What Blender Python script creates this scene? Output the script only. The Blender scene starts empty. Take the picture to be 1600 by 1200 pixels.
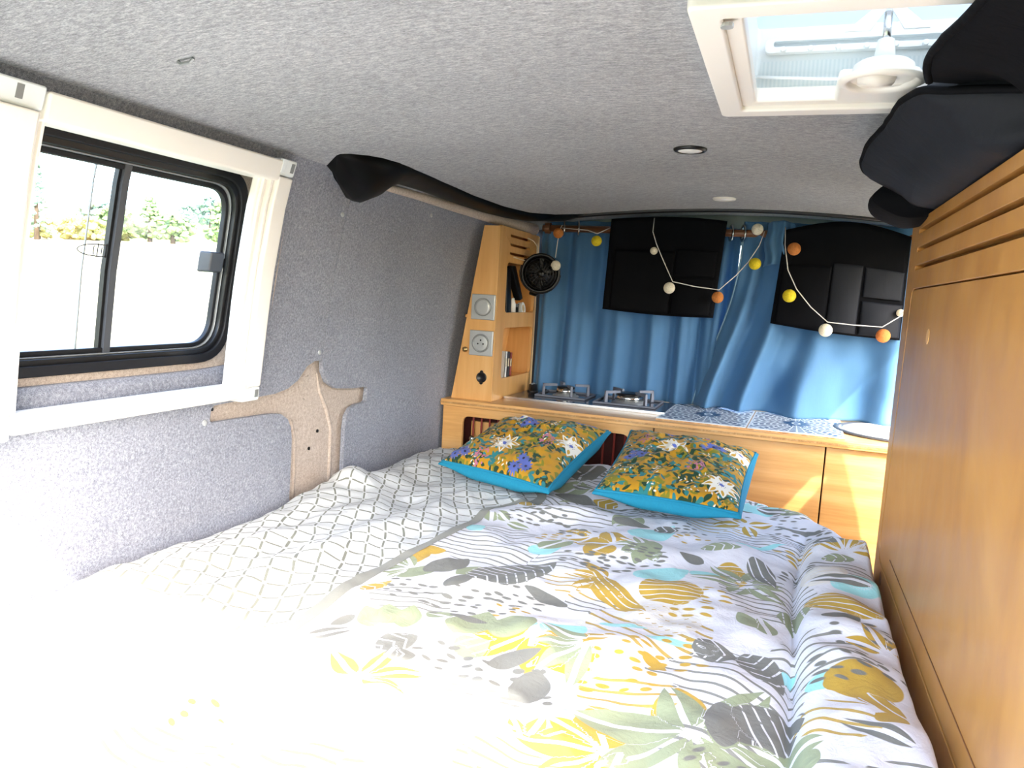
import bpy, bmesh, math, random
import numpy as np
from mathutils import Vector, Matrix
random.seed(7); rng = np.random.default_rng(7)
S = bpy.context.scene; COL = S.collection
PI = math.pi

# ------------------------------------------------------------------ camera
cam = bpy.data.objects.new('camera', bpy.data.cameras.new('camera'))
COL.objects.link(cam); S.camera = cam
cam.data.sensor_width = 36.0; cam.data.lens = 27.0; cam.data.clip_start = 0.02; cam.data.clip_end = 2000
_r = Vector((0.94017638, 0.3359657, 0.05652812)); _u = Vector((-0.09173502, 0.08985129, 0.99172145)); _f = Vector((-0.32810526, 0.93757869, -0.11529588))
cam.matrix_world = Matrix(((_r.x, _u.x, -_f.x, 0), (_r.y, _u.y, -_f.y, 0), (_r.z, _u.z, -_f.z, 0), (0, 0, 0, 1)))

# ------------------------------------------------------------------ sky, sun, exposure
W = bpy.data.worlds.new('sky'); S.world = W; W.use_nodes = True
wt = W.node_tree; bg = wt.nodes['Background']
sky = wt.nodes.new('ShaderNodeTexSky'); sky.sky_type = 'NISHITA'; sky.sun_disc = False
sky.sun_elevation = math.radians(42); sky.sun_rotation = math.radians(138); sky.air_density = 1.0; sky.dust_density = 3.0; sky.ozone_density = 1.0
wt.links.new(sky.outputs[0], bg.inputs[0]); bg.inputs[1].default_value = 1.55  # SKY
SUN_DIR = Vector((-0.75, 0.826, -1.0)).normalized()
sl = bpy.data.lights.new('sun', 'SUN'); sl.energy = 7.2; sl.angle = math.radians(0.6); sl.color = (1.0, 0.985, 0.96)
sun = bpy.data.objects.new('sun', sl); COL.objects.link(sun)
sun.rotation_euler = SUN_DIR.to_track_quat('-Z', 'Y').to_euler(); sun.location = (3, -4, 6)
vs = S.view_settings; vs.view_transform = 'Standard'; vs.look = 'None'; vs.gamma = 1.0; vs.use_curve_mapping = False
vs.exposure = 0.42
S.cycles.use_denoising = True
S.cycles.max_bounces = 10; S.cycles.diffuse_bounces = 6; S.cycles.glossy_bounces = 4; S.cycles.transparent_max_bounces = 12
S.cycles.sample_clamp_indirect = 8.0

# ------------------------------------------------------------------ mesh helpers
ORG = {}
def link(name, data, parent=None):
    o = bpy.data.objects.new(name, data); COL.objects.link(o)
    if parent is not None: o.parent = parent
    return o
def tag(o, label=None, cat=None, group=None, kind=None):
    if label: o['label'] = label
    if cat: o['category'] = cat
    if group: o['group'] = group
    if kind: o['kind'] = kind
    return o
def thing(name, label, cat, loc, group=None, kind=None):
    o = link(name, None); o.location = loc; o.empty_display_size = 0.05; ORG[o.name] = Vector(loc)
    return tag(o, label, cat, group, kind)
def root_org(p):
    while p is not None:
        if p.name in ORG: return ORG[p.name]
        p = p.parent
    return Vector((0, 0, 0))
def mesh(name, V, F, mat, parent=None, smooth=False, bevel=0, seg=2, attrs=None, uv=None):
    org = root_org(parent)
    V = np.asarray(V, dtype=float) - np.array(org)
    me = bpy.data.meshes.new(name)
    me.from_pydata([tuple(v) for v in V] if len(V) < 3000 else V.tolist(), [], F if isinstance(F, list) else F.tolist())
    if attrs:
        for k, a in attrs.items():
            at = me.attributes.new(k, 'FLOAT', 'POINT'); at.data.foreach_set('value', np.asarray(a, dtype=np.float32).ravel())
    me.validate(); me.update()
    bm = bmesh.new(); bm.from_mesh(me); bmesh.ops.recalc_face_normals(bm, faces=bm.faces); bm.to_mesh(me); bm.free()
    if smooth: me.polygons.foreach_set('use_smooth', [True] * len(me.polygons))
    if mat is not None: me.materials.append(mat)
    o = link(name, me, parent)
    if bevel:
        b = o.modifiers.new('bevel', 'BEVEL'); b.width = bevel; b.segments = seg; b.limit_method = 'ANGLE'; b.angle_limit = math.radians(40)
        me.polygons.foreach_set('use_smooth', [True] * len(me.polygons))
        try:
            b.harden_normals = False
            w = o.modifiers.new('wn', 'WEIGHTED_NORMAL'); w.keep_sharp = True
        except Exception: pass
    return o
class MB:
    def __init__(s): s.V = []; s.F = []
    def add(s, V, F):
        n = len(s.V); s.V += [tuple(v) for v in V]; s.F += [tuple(i + n for i in f) for f in F]; return s
    def box(s, x0, x1, y0, y1, z0, z1):
        return s.add([(x0,y0,z0),(x1,y0,z0),(x1,y1,z0),(x0,y1,z0),(x0,y0,z1),(x1,y0,z1),(x1,y1,z1),(x0,y1,z1)],
                     [(0,3,2,1),(4,5,6,7),(0,1,5,4),(1,2,6,5),(2,3,7,6),(3,0,4,7)])
    def hexa(s, P): return s.add(P, [(0,3,2,1),(4,5,6,7),(0,1,5,4),(1,2,6,5),(2,3,7,6),(3,0,4,7)])
    def lathe(s, prof, o, axis=(0,0,1), n=24, closed=False):
        q = Vector((0,0,1)).rotation_difference(Vector(axis).normalized()); V = []; F = []
        for r, h in prof:
            for k in range(n):
                a = 2*PI*k/n; V.append(Vector(o) + q @ Vector((r*math.cos(a), r*math.sin(a), h)))
        m = len(prof)
        for i in range(m if closed else m-1):
            j = (i+1) % m
            for k in range(n): F.append((i*n+k, i*n+(k+1)%n, j*n+(k+1)%n, j*n+k))
        if not closed:
            F.append(tuple(reversed(range(n)))); F.append(tuple((m-1)*n+k for k in range(n)))
        return s.add(V, F)
    def cyl(s, p0, p1, r0, r1=None, n=14):
        d = Vector(p1) - Vector(p0); return s.lathe([(r0, 0), (r0 if r1 is None else r1, d.length)], p0, d, n)
    def sphere(s, c, r, n=16, m=10, sc=(1,1,1)):
        V = [Vector(c) + Vector((0,0,-r*sc[2]))]; F = []
        for i in range(1, m):
            t = PI*i/m
            for k in range(n):
                a = 2*PI*k/n; V.append(Vector(c) + Vector((r*sc[0]*math.sin(t)*math.cos(a), r*sc[1]*math.sin(t)*math.sin(a), -r*sc[2]*math.cos(t))))
        V.append(Vector(c) + Vector((0,0,r*sc[2]))); L = len(V)-1
        for k in range(n): F.append((0, 1+(k+1)%n, 1+k)); F.append((L, L-n+k, L-n+(k+1)%n))
        for i in range(m-2):
            for k in range(n): F.append((1+i*n+k, 1+i*n+(k+1)%n, 1+(i+1)*n+(k+1)%n, 1+(i+1)*n+k))
        return s.add(V, F)
    def tube(s, path, r, n=8, closed=False):
        P = [Vector(p) for p in path]; m = len(P); V = []; F = []
        rr = r if isinstance(r, (list, tuple)) else [r]*m
        nrm = None
        for i in range(m):
            t = (P[(i+1) % m] - P[i-1]) if closed else (P[min(i+1, m-1)] - P[max(i-1, 0)])
            t.normalize()
            if nrm is None:
                nrm = Vector((0,0,1)) if abs(t.z) < .9 else Vector((1,0,0))
            nrm = (nrm - t*nrm.dot(t)).normalized(); b = t.cross(nrm)
            for k in range(n):
                a = 2*PI*k/n; V.append(P[i] + (nrm*math.cos(a) + b*math.sin(a))*rr[i])
        for i in range(m if closed else m-1):
            j = (i+1) % m
            for k in range(n): F.append((i*n+k, i*n+(k+1)%n, j*n+(k+1)%n, j*n+k))
        if not closed: F.append(tuple(reversed(range(n)))); F.append(tuple((m-1)*n+k for k in range(n)))
        return s.add(V, F)
    def build(s, name, mat, parent=None, smooth=False, bevel=0, seg=2): return mesh(name, s.V, s.F, mat, parent, smooth, bevel, seg)
def rounded(pts, n=5):
    """pts: (x, y, radius) -> polyline with rounded corners"""
    out = []; m = len(pts)
    for i in range(m):
        p = Vector(pts[i][:2]); a = Vector(pts[i-1][:2]); b = Vector(pts[(i+1) % m][:2]); r = pts[i][2] if len(pts[i]) > 2 else 0
        if r <= 0: out.append((p.x, p.y)); continue
        d0 = (a-p).normalized(); d1 = (b-p).normalized(); r0 = min(r, (a-p).length*.49, (b-p).length*.49)
        s0 = p + d0*r0; s1 = p + d1*r0
        for k in range(n+1):
            t = k/n; q = s0*(1-t)**2 + p*2*t*(1-t) + s1*t*t; out.append((q.x, q.y))
    return out
def rrect(x0, x1, y0, y1, r, n=6): return rounded([(x0,y0,r),(x1,y0,r),(x1,y1,r),(x0,y1,r)], n)
def plate(outer, holes, fn, w0, w1, cuts_u=(), cuts_v=()):
    """flat outline with holes, cut along lines, given two faces at w0 and w1 and mapped by fn(u,v,w)"""
    bm = bmesh.new(); edges = []
    for loop in [outer] + list(holes):
        vs_ = [bm.verts.new((p[0], p[1], 0)) for p in loop]
        for i in range(len(vs_)): edges.append(bm.edges.new((vs_[i-1], vs_[i])))
    bmesh.ops.triangle_fill(bm, use_beauty=True, use_dissolve=False, edges=edges)
    for c in cuts_u: bmesh.ops.bisect_plane(bm, geom=bm.verts[:]+bm.edges[:]+bm.faces[:], plane_co=(c,0,0), plane_no=(1,0,0))
    for c in cuts_v: bmesh.ops.bisect_plane(bm, geom=bm.verts[:]+bm.edges[:]+bm.faces[:], plane_co=(0,c,0), plane_no=(0,1,0))
    bm.verts.index_update()
    uv = [(v.co.x, v.co.y) for v in bm.verts]; n = len(uv); F = []
    for f in bm.faces:
        ix = [v.index for v in f.verts]
        if f.normal.z < 0: ix.reverse()
        F.append(tuple(ix)); F.append(tuple(i+n for i in reversed(ix)))
    for e in bm.edges:
        if len(e.link_faces) == 1:
            a, b = e.verts[0].index, e.verts[1].index; F.append((a, b, b+n, a+n))
    bm.free()
    return [fn(u, v, w0) for u, v in uv] + [fn(u, v, w1) for u, v in uv], F
def grid(nu, nv, wrap=False):
    F = []
    i = np.arange(nu-1)[:, None]; j = np.arange(nv-1)[None, :]
    a = i*nv+j; return np.stack([a, a+nv, a+nv+1, a+1], -1).reshape(-1, 4)
# vectorised value noise
_T = rng.random((64, 64, ))
def vnoise(x, y):
    xi = np.floor(x).astype(int); yi = np.floor(y).astype(int); fx = x-xi; fy = y-yi
    fx = fx*fx*(3-2*fx); fy = fy*fy*(3-2*fy); g = lambda a, b: _T[a % 64, b % 64]
    return (g(xi,yi)*(1-fx)+g(xi+1,yi)*fx)*(1-fy)+(g(xi,yi+1)*(1-fx)+g(xi+1,yi+1)*fx)*fy - .5
def sstep(a, b, x):
    t = np.clip((x-a)/(b-a), 0, 1); return t*t*(3-2*t)

# ------------------------------------------------------------------ materials
def hexc(h, g=2.2):
    h = h.lstrip('#'); c = [int(h[i:i+2], 16)/255 for i in (0, 2, 4)]
    return tuple((x/12.92 if x <= .04045 else ((x+.055)/1.055)**2.4) for x in c) + (1,)
class NT:
    def __init__(s, name):
        s.m = bpy.data.materials.new(name); s.m.use_nodes = True; s.t = s.m.node_tree; s.t.nodes.clear()
        s.out = s.t.nodes.new('ShaderNodeOutputMaterial')
    def n(s, typ, ins=None, **kw):
        nd = s.t.nodes.new('ShaderNode' + typ)
        for k, v in kw.items(): setattr(nd, k, v)
        for k, v in (ins or {}).items():
            if hasattr(v, 'is_output') or isinstance(v, bpy.types.NodeSocket): s.t.links.new(v, nd.inputs[k])
            else: nd.inputs[k].default_value = v
        return nd
    def math(s, op, a, b=0.0, c=0.0, clamp=False):
        nd = s.t.nodes.new('ShaderNodeMath'); nd.operation = op; nd.use_clamp = clamp
        for i, v in enumerate((a, b, c)):
            if isinstance(v, bpy.types.NodeSocket): s.t.links.new(v, nd.inputs[i])
            else: nd.inputs[i].default_value = v
        return nd.outputs[0]
    def mix(s, f, a, b, mode='MIX'):
        nd = s.t.nodes.new('ShaderNodeMix'); nd.data_type = 'RGBA'; nd.blend_type = mode
        for i, v in ((0, f), (6, a), (7, b)):
            if isinstance(v, bpy.types.NodeSocket): s.t.links.new(v, nd.inputs[i])
            else: nd.inputs[i].default_value = v
        return nd.outputs[2]
    def ramp(s, f, stops):
        nd = s.t.nodes.new('ShaderNodeValToRGB'); s.t.links.new(f, nd.inputs[0]); e = nd.color_ramp.elements
        while len(e) < len(stops): e.new(.5)
        for i, (p, c) in enumerate(stops): e[i].position = p; e[i].color = c
        return nd.outputs[0]
    def coord(s, scale=(1,1,1), rot=(0,0,0), kind='Object'):
        tc = s.n('TexCoord'); mp = s.n('Mapping', {'Vector': tc.outputs[kind], 'Scale': scale, 'Rotation': rot}); return mp.outputs[0]
    def noise(s, v, scale, detail=3, rough=.5, dist=0):
        return s.n('TexNoise', {'Vector': v, 'Scale': scale, 'Detail': detail, 'Roughness': rough, 'Distortion': dist}).outputs[0]
    def bump(s, h, strength=.3, dist=.002):
        return s.n('Bump', {'Height': h, 'Strength': strength, 'Distance': dist}).outputs[0]
    def attr(s, name): return s.n('Attribute', attribute_name=name).outputs['Fac']
    def done(s, col, rough=.6, normal=None, metal=0, spec=.5, coat=0, sheen=0, trans=0, **kw):
        p = s.n('BsdfPrincipled', {'Roughness': rough, 'Metallic': metal, 'Specular IOR Level': spec, 'Coat Weight': coat, 'Sheen Weight': sheen})
        if isinstance(col, bpy.types.NodeSocket): s.t.links.new(col, p.inputs['Base Color'])
        else: p.inputs['Base Color'].default_value = col
        if normal is not None: s.t.links.new(normal, p.inputs['Normal'])
        for k, v in kw.items():
            k = k.replace('_', ' '); 
            if isinstance(v, bpy.types.NodeSocket): s.t.links.new(v, p.inputs[k])
            else: p.inputs[k].default_value = v
        res = p.outputs[0]
        if trans:
            tr = s.n('BsdfTranslucent')
            if isinstance(col, bpy.types.NodeSocket): s.t.links.new(col, tr.inputs[0])
            else: tr.inputs[0].default_value = col
            res = s.n('MixShader', {0: trans, 1: res, 2: tr.outputs[0]}).outputs[0]
        s.t.links.new(res, s.out.inputs[0]); return s.m
def plain(name, h, rough=.5, metal=0, spec=.5, coat=0, nscale=60, namp=.08, bstr=.05):
    t = NT(name); v = t.coord(); n = t.noise(v, nscale, 3)
    c = hexc(h); f = t.math('MULTIPLY_ADD', n, 2*namp, 1-namp)
    col = t.n('VectorMath', {0: c[:3]}, operation='SCALE'); t.t.links.new(f, col.inputs['Scale'])
    return t.done(col.outputs[0], rough, t.bump(n, bstr, .001), metal, spec, coat)
def felt(name, dark, mid, light, streak=(1,1,1), scale=420, big=6, bstr=.5):
    t = NT(name); v = t.coord(streak); a = t.noise(v, scale, 4, .7); b = t.noise(v, scale*.28, 3, .6); c = t.noise(t.coord(), big, 3)
    f = t.math('ADD', t.math('MULTIPLY', a, .62), t.math('MULTIPLY', b, .38))
    f = t.math('ADD', f, t.math('MULTIPLY_ADD', c, .10, -.05))
    col = t.ramp(f, [(.34, hexc(dark)), (.5, hexc(mid)), (.66, hexc(light))])
    return t.done(col, 1.0, t.bump(f, bstr, .002), spec=.1, sheen=.15)
def wood(name, c0, c1, c2, axis='z', rough=.38, coat=.25, freq=1.0):
    t = NT(name)
    sc = {'x': (1.6, 22, 22), 'y': (22, 1.6, 22), 'z': (22, 22, 1.6), 'b': (6, 5, 3.2)}[axis]
    v = t.coord(tuple(k*freq for k in sc)); a = t.noise(v, 1.0, 5, .6, .8); b = t.noise(v, 7, 3, .6); c = t.noise(t.coord(), 3, 3)
    f = t.math('ADD', t.math('ADD', t.math('MULTIPLY', a, .55), t.math('MULTIPLY', b, .2)), t.math('MULTIPLY', c, .25))
    col = t.ramp(f, [(.32, hexc(c0)), (.5, hexc(c1)), (.68, hexc(c2))])
    return t.done(col, t.math('MULTIPLY_ADD', b, .2, rough-.1), t.bump(b, .06, .001), spec=.5, coat=coat, Coat_Roughness=.25)
M = {}
M['felt_wall'] = felt('felt_wall', '595c66', '898c97', 'bcbfc7', scale=760, big=3)
M['felt_ceiling'] = felt('felt_ceiling', '64656a', '949599', 'c6c6c8', streak=(.4, 1.4, 1), scale=620, big=3)
M['carpet_beige'] = felt('carpet_beige', '9c8d80', 'bdaea1', 'd8ccc0', scale=480, bstr=.7)
M['plywood'] = wood('plywood', 'c48d4c', 'dca763', 'ebc083', 'x')
M['plywood_v'] = wood('plywood_v', 'c99250', 'dca763', 'e8bb7c', 'z', freq=.6)
M['panel_wood'] = wood('panel_wood', '9c672f', 'b5803f', 'c6924e', 'b', rough=.42, coat=.4)
M['ply_edge'] = wood('ply_edge', '8a5a2c', 'b98a52', 'dab482', 'y', freq=2)
M['white'] = plain('white_plastic', 'efebe3', .35, nscale=8, namp=.02, bstr=.01)
M['white2'] = plain('white_plastic_cool', 'e9eeee', .3, nscale=8, namp=.02, bstr=.01)
M['grey_plastic'] = plain('grey_plastic', '46494f', .4, namp=.04)
M['silver_plate'] = plain('silver_plate', 'b9bcbc', .35, metal=.35, namp=.03)
M['silver_dark'] = plain('silver_dark', '8d9090', .4, metal=.3)
M['black'] = plain('black_plastic', '0b0b0d', .35, namp=.1)
M['rubber'] = plain('rubber', '0d0d11', .5, namp=.1)
M['vinyl'] = plain('black_vinyl', '040405', .45, spec=.12, nscale=14, namp=.2, bstr=.25)
M['steel'] = plain('steel', 'd4d4d2', .22, metal=1.0, namp=.03)
M['brass'] = plain('brass', 'd6b078', .3, metal=1.0)
M['rodwood'] = wood('rodwood', '4b2e1a', '75492a', '98663d', 'x')
M['darkred'] = plain('dark_red', '4a1310', .7, namp=.2)
M['redbar'] = plain('red_bar', '8c2a20', .5)
M['header'] = plain('header_metal', 'a9b3aa', .5, namp=.03)
M['hob_glass'] = plain('hob_glass', '3d4048', .12, spec=.7, namp=.1)
M['iron'] = plain('cast_iron', '6f7480', .5, metal=.3, namp=.1)
M['teal'] = plain('teal_cotton', '12819f', .85, nscale=200, namp=.12, bstr=.3)
M['mattress'] = plain('mattress_cotton', 'd8d6cf', .9)
M['cord'] = plain('white_cord', 'dcdad4', .7)
M['soil'] = plain('cardboard', 'd8c9a8', .8)
def cloth(name, c0, c1, weave=900, trans=0, rough=.85, sheen=.1, spec=.2):
    t = NT(name); v = t.coord(); a = t.noise(v, 5, 3); b = t.noise(v, weave, 2); k = t.noise(t.coord((1, 1, .35)), 26, 4, .6, .6)
    col = t.mix(t.math('ADD', t.math('MULTIPLY', a, .7), t.math('MULTIPLY', b, .3)), hexc(c0), hexc(c1))
    h = t.math('ADD', t.math('MULTIPLY', b, .15), k)
    return t.done(col, rough, t.bump(h, .35, .004), spec=spec, sheen=sheen, trans=trans)
M['curtain'] = cloth('curtain_blue', '4a76a0', '6290b6', trans=.25, rough=.6)
M['hem'] = cloth('curtain_hem', '6d92ad', '8fb0c4')
M['nylon'] = cloth('black_nylon', '07080b', '0d0e13', rough=.75, sheen=0, spec=.08)
M['nylon_face'] = cloth('grey_black_nylon', '15171c', '23262d', rough=.6, sheen=0, spec=.15)
def glassmat(name, tint, gl):
    t = NT(name); tr = t.n('BsdfTransparent', {0: tint}); g = t.n('BsdfGlossy', {'Roughness': .03, 'Color': (1,1,1,1)})
    t.t.links.new(t.n('MixShader', {0: gl, 1: tr.outputs[0], 2: g.outputs[0]}).outputs[0], t.out.inputs[0]); return t.m
M['glass'] = glassmat('window_glass', (.96,.98,.98,1), .05)
def acrylic():
    t = NT('frosted_acrylic'); a = t.n('BsdfTranslucent', {0: (.20,.215,.22,1)}); b = t.n('BsdfTransparent', {0: (.22,.24,.25,1)}); d = t.n('BsdfPrincipled', {'Base Color': (.8,.88,.9,1), 'Roughness': .2})
    m1 = t.n('MixShader', {0: .15, 1: a.outputs[0], 2: b.outputs[0]}); m2 = t.n('MixShader', {0: .35, 1: m1.outputs[0], 2: d.outputs[0]})
    t.t.links.new(m2.outputs[0], t.out.inputs[0]); return t.m
M['acrylic'] = acrylic()
def pleat():
    t = NT('pleated_screen'); v = t.coord(); w = t.n('TexWave', {'Vector': v, 'Scale': 55.0}, bands_direction='X')
    col = t.mix(w.outputs[1], hexc('e2eaeb'), hexc('eef3f3')); a = t.n('BsdfTranslucent'); t.t.links.new(col, a.inputs[0]); d = t.n('BsdfDiffuse'); t.t.links.new(col, d.inputs[0])
    t.t.links.new(t.n('MixShader', {0: .5, 1: a.outputs[0], 2: d.outputs[0]}).outputs[0], t.out.inputs[0]); return t.m
M['pleat'] = pleat()
def lamp_ball(name, h):
    t = NT(name); v = t.n('TexVoronoi', {'Vector': t.coord(), 'Scale': 170.0}, feature='DISTANCE_TO_EDGE'); 
    col = t.mix(t.math('MULTIPLY', v.outputs[0], 3.0, clamp=True), tuple(min(1, c*1.25) for c in hexc(h)[:3])+(1,), hexc(h))
    return t.done(col, .8, t.bump(v.outputs[0], .6, .003), trans=.25)
M['ball_orange'] = lamp_ball('ball_orange', 'c9803f'); M['ball_yellow'] = lamp_ball('ball_yellow', 'dcc927'); M['ball_white'] = lamp_ball('ball_white', 'e6dfca')
def led():
    t = NT('spot_lens'); p = t.n('BsdfPrincipled', {'Base Color': (.9,.9,.88,1), 'Roughness': .3}); t.t.links.new(p.outputs[0], t.out.inputs[0]); return t.m
M['lens'] = led()

# ------------------------------------------------------------------ van shell profile
PZ = [-1.1, -.5, -.25, 0, .15, .23, .262]; PX = [-1.085, -1.08, -1.07, -1.04, -1.012, -.99, -.975]
def WX(z): return float(np.interp(z, PZ, PX))
def arch(x): return .32 - .104*(x+.2)**2
def mapL(y, z, w): return (WX(z)+w, y, z)            # left wall, w > 0 is into the van
def mapR(y, z, w): return (-.4-WX(z)-w, y, z)        # right wall mirrored, w > 0 is into the van
CZ = [-.75, -.5, -.375, -.25, -.125, 0, .05, .1, .15, .19, .23]
Y0, Y1 = .31, 2.97

fl = tag(mesh('floor', MB().box(-1.1, .72, Y0, Y1, -1.14, -1.1).V, MB().box(0,1,0,1,0,1).F, M['grey_plastic']), kind='structure')
# ceiling
HX0, HX1, HY0, HY1 = -.085, .305, .865, 1.245
V, F = plate([(-.975, Y0), (.575, Y0), (.575, Y1), (-.975, Y1)], [rrect(HX0, HX1, HY0, HY1, .02)], lambda x, y, w: (x, y, arch(x)+w), 0, .03,
             cuts_u=list(np.linspace(-.9, .5, 15)), cuts_v=[1.6, 2.3])
ceiling = tag(mesh('ceiling', V, F, M['felt_ceiling'], smooth=False), kind='structure')
cb = MB().tube([(-.79, .845, arch(-.79)-.002), (-.785, .845, arch(-.785)-.006), (-.77, .845, arch(-.77)-.006), (-.765, .845, arch(-.765)-.002)], .0025, 6)
cb.build('retaining_clip', M['silver_dark'], ceiling)
# header of the open rear doorway behind the camera
xs = np.linspace(-.975, .575, 20); V = []; F = []
for x in xs: V += [(x, .285, arch(x)-.045), (x, .31, arch(x)-.045), (x, .31, arch(x)+.03), (x, .285, arch(x)+.03)]
for i in range(19):
    for j in range(4): F.append((i*4+j, i*4+(j+1) % 4, i*4+4+(j+1) % 4, i*4+4+j))
F += [(0, 1, 2, 3), (79, 78, 77, 76)]
tag(mesh('trim_5', V, F, M['felt_ceiling']), 'felt covered header of the rear doorway', 'trim', kind='structure')
# left shell (beige carpet), felt panels in front of it
WIN = (.72, 1.395, -.245, .226)
V, F = plate([(Y0, -1.1), (Y1, -1.1), (Y1, .262), (Y0, .262)], [rrect(*WIN, .03)], lambda y, z, w: mapL(y, z, w), -.022, -.05, cuts_v=CZ)
wl = tag(mesh('wall_left', V, F, M['carpet_beige']), kind='structure')
crossA = [(1.618, -.187), (1.585, -.186), (1.556, -.197), (1.525, -.229), (1.49, -.245), (1.445, -.252), (1.25, -.256), (1.24, -.262), (1.237, -.285), (1.243, -.291), (1.43, -.297), (1.47, -.302), (1.498, -.318), (1.512, -.34), (1.518, -.37), (1.521, -.477), (1.523, -.78)]
V, F = plate([(Y0, .262), (1.6165, .262)] + crossA + [(Y0, -.78)], [rrect(WIN[0]+.008, WIN[1]-.008, WIN[2]+.008, WIN[3]-.008, .025)], mapL, -.012, 0, cuts_v=CZ)
mesh('felt_panel', V, F, M['felt_wall'], wl)
crossB = [(1.6205, -.185), (1.628, -.215), (1.654, -.245), (1.696, -.264), (1.78, -.272), (1.852, -.274), (1.856, -.28), (1.853, -.312), (1.846, -.318), (1.80, -.319), (1.774, -.326), (1.756, -.345), (1.752, -.375), (1.758, -.52), (1.76, -.78)]
V, F = plate([(2.95, .245), (1.6205, .262)][::-1] + [(2.95, -.78)] + crossB[::-1], [], mapL, -.012, 0, cuts_v=CZ)
mesh('felt_panel', V, F, M['felt_wall'], wl)
# pressed relief of the bare pillar: rib on the beige carpet and small holes
def pl(p): return Vector(mapL(p[0], p[1], -.024))
rib = MB().tube([pl((1.635, -.22)), pl((1.655, -.27)), pl((1.69, -.32)), pl((1.715, -.37)), pl((1.72, -.44)), pl((1.722, -.56))], [.003, .006, .007, .007, .007, .007], 10)
rib.build('pressed_rib', M['carpet_beige'], wl, smooth=True)
MB().tube([pl((1.6+.03*math.cos(a), -.255+.03*math.sin(a))) for a in np.linspace(.5*PI, 1.4*PI, 9)], .003, 6).build('pressed_rib', M['carpet_beige'], wl, smooth=True)
MB().tube([pl((1.54, -.33)), pl((1.56, -.38)), pl((1.565, -.45)), pl((1.565, -.55))], .006, 10).build('pressed_rib', M['carpet_beige'], wl, smooth=True)
for (y, z) in [(1.655, -.372), (1.622, -.412), (1.266, -.268)]:
    MB().lathe([(.0045, 0), (.0045, .004)], pl((y, z)), (1, 0, .1), 10).build('hole', M['black'], wl)
for (y, z) in [(1.6, .165), (2.05, .215), (1.222, -.288), (1.6, -.165)]:
    MB().lathe([(.0065, 0), (.006, .002), (.003, .003)], mapL(y, z, 0), (1, 0, .1), 10).build('screw_cap', M['silver_plate'], wl)
# window recess behind the felt
D = -.062
V, F = plate(rrect(*WIN, .03), [rrect(.735, 1.322, -.165, .195, .075, 8)], mapL, D-.006, D, cuts_v=CZ)
mesh('recess_back', V, F, M['carpet_beige'], wl)
rw = rrect(*WIN, .03); n = len(rw)
V = [mapL(p[0], p[1], -.006) for p in rw] + [mapL(p[0], p[1], D) for p in rw]
mesh('recess_reveal', V, [(i, (i+1) % n, n+(i+1) % n, n+i) for i in range(n)], M['carpet_beige'], wl)
ledge = MB()
ys = np.linspace(WIN[0]+.002, WIN[1]-.002, 14); V = []; F = []
for y in ys:
    k = .010*max(0, (y-1.2)/.19)**2
    for (z, w) in [(-.244, D), (-.196+k, D), (-.186+k, D+.012), (-.188+k, D+.02), (-.198, D+.028), (-.244, D+.036)]: V.append(mapL(y, z, w))
m = 6
for i in range(len(ys)-1):
    for j in range(m): F.append((i*m+j, (i+1)*m+j, (i+1)*m+(j+1) % m, i*m+(j+1) % m))
mesh('felt_ledge', V, F, M['felt_wall'], wl, smooth=True)

# ------------------------------------------------------------------ sliding window in the left wall
w1 = thing('window_1', None, None, mapL(1.03, -.18, D)); tag(w1, kind='structure')
def ring(outer, inner, fn, wa, wb):
    n = len(outer); V = [fn(*p, wa) for p in outer] + [fn(*p, wa) for p in inner] + [fn(*p, wb) for p in outer] + [fn(*p, wb) for p in inner]; F = []
    for i in range(n):
        j = (i+1) % n
        F += [(i, j, n+j, n+i), (2*n+i, 3*n+i, 3*n+j, 2*n+j), (i, 2*n+i, 2*n+j, j), (n+i, n+j, 3*n+j, 3*n+i)]
    return V, F
def wring(name, a, b, wa, wb, mat, ra, rb):
    V, F = ring(rrect(.745-a, 1.315+a, -.165-a+.01, .195+a, ra, 8), rrect(.745-b, 1.315+b, -.165-b+.01, .195+b, rb, 8), mapL, wa, wb)
    return mesh(name, V, F, mat, w1, bevel=.002)
wring('rubber_seal', .018, .0, D-.004, D+.012, M['rubber'], .085, .07)
wring('inner_frame', .004, -.010, D-.02, D+.006, M['black'], .075, .062)
wring('glazing_bead', -.010, -.013, D-.016, D-.004, M['silver_dark'], .062, .06)
wring('glazing_seal', -.013, -.022, D-.02, D-.008, M['rubber'], .06, .052)
for (a, b, w) in ((.74, 1.045, D-.026), (1.03, 1.31, D-.016)):
    V, F = plate([(a, -.16), (b, -.16), (b, .2), (a, .2)], [], mapL, w, w-.004, cuts_v=CZ); mesh('pane', V, F, M['glass'], w1)
V, F = plate([(1.030, -.155), (1.044, -.155), (1.044, .195), (1.030, .195)], [], mapL, D-.024, D-.006, cuts_v=CZ); mesh('divider', V, F, M['grey_plastic'], w1)
V, F = plate([(1.024, -.155), (1.03, -.155), (1.03, .195), (1.024, .195)], [], mapL, D-.022, D-.012, cuts_v=CZ); mesh('brush_strip', V, F, M['black'], w1)
V, F = plate([(.984, -.155), (.986, -.155), (.986, .195), (.984, .195)], [], mapL, D-.022, D-.019, cuts_v=CZ); mesh('pane_edge', V, F, M['silver_dark'], w1)
V, F = ring([(1.008+.042*math.cos(a), .035+.011*math.sin(a)) for a in np.linspace(0, 2*PI, 24, endpoint=False)], [(1.008+.040*math.cos(a), .035+.009*math.sin(a)) for a in np.linspace(0, 2*PI, 24, endpoint=False)], mapL, D-.0150, D-.0155); mesh('glass_mark', V, F, M['grey_plastic'], w1)
mk = MB()
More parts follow.
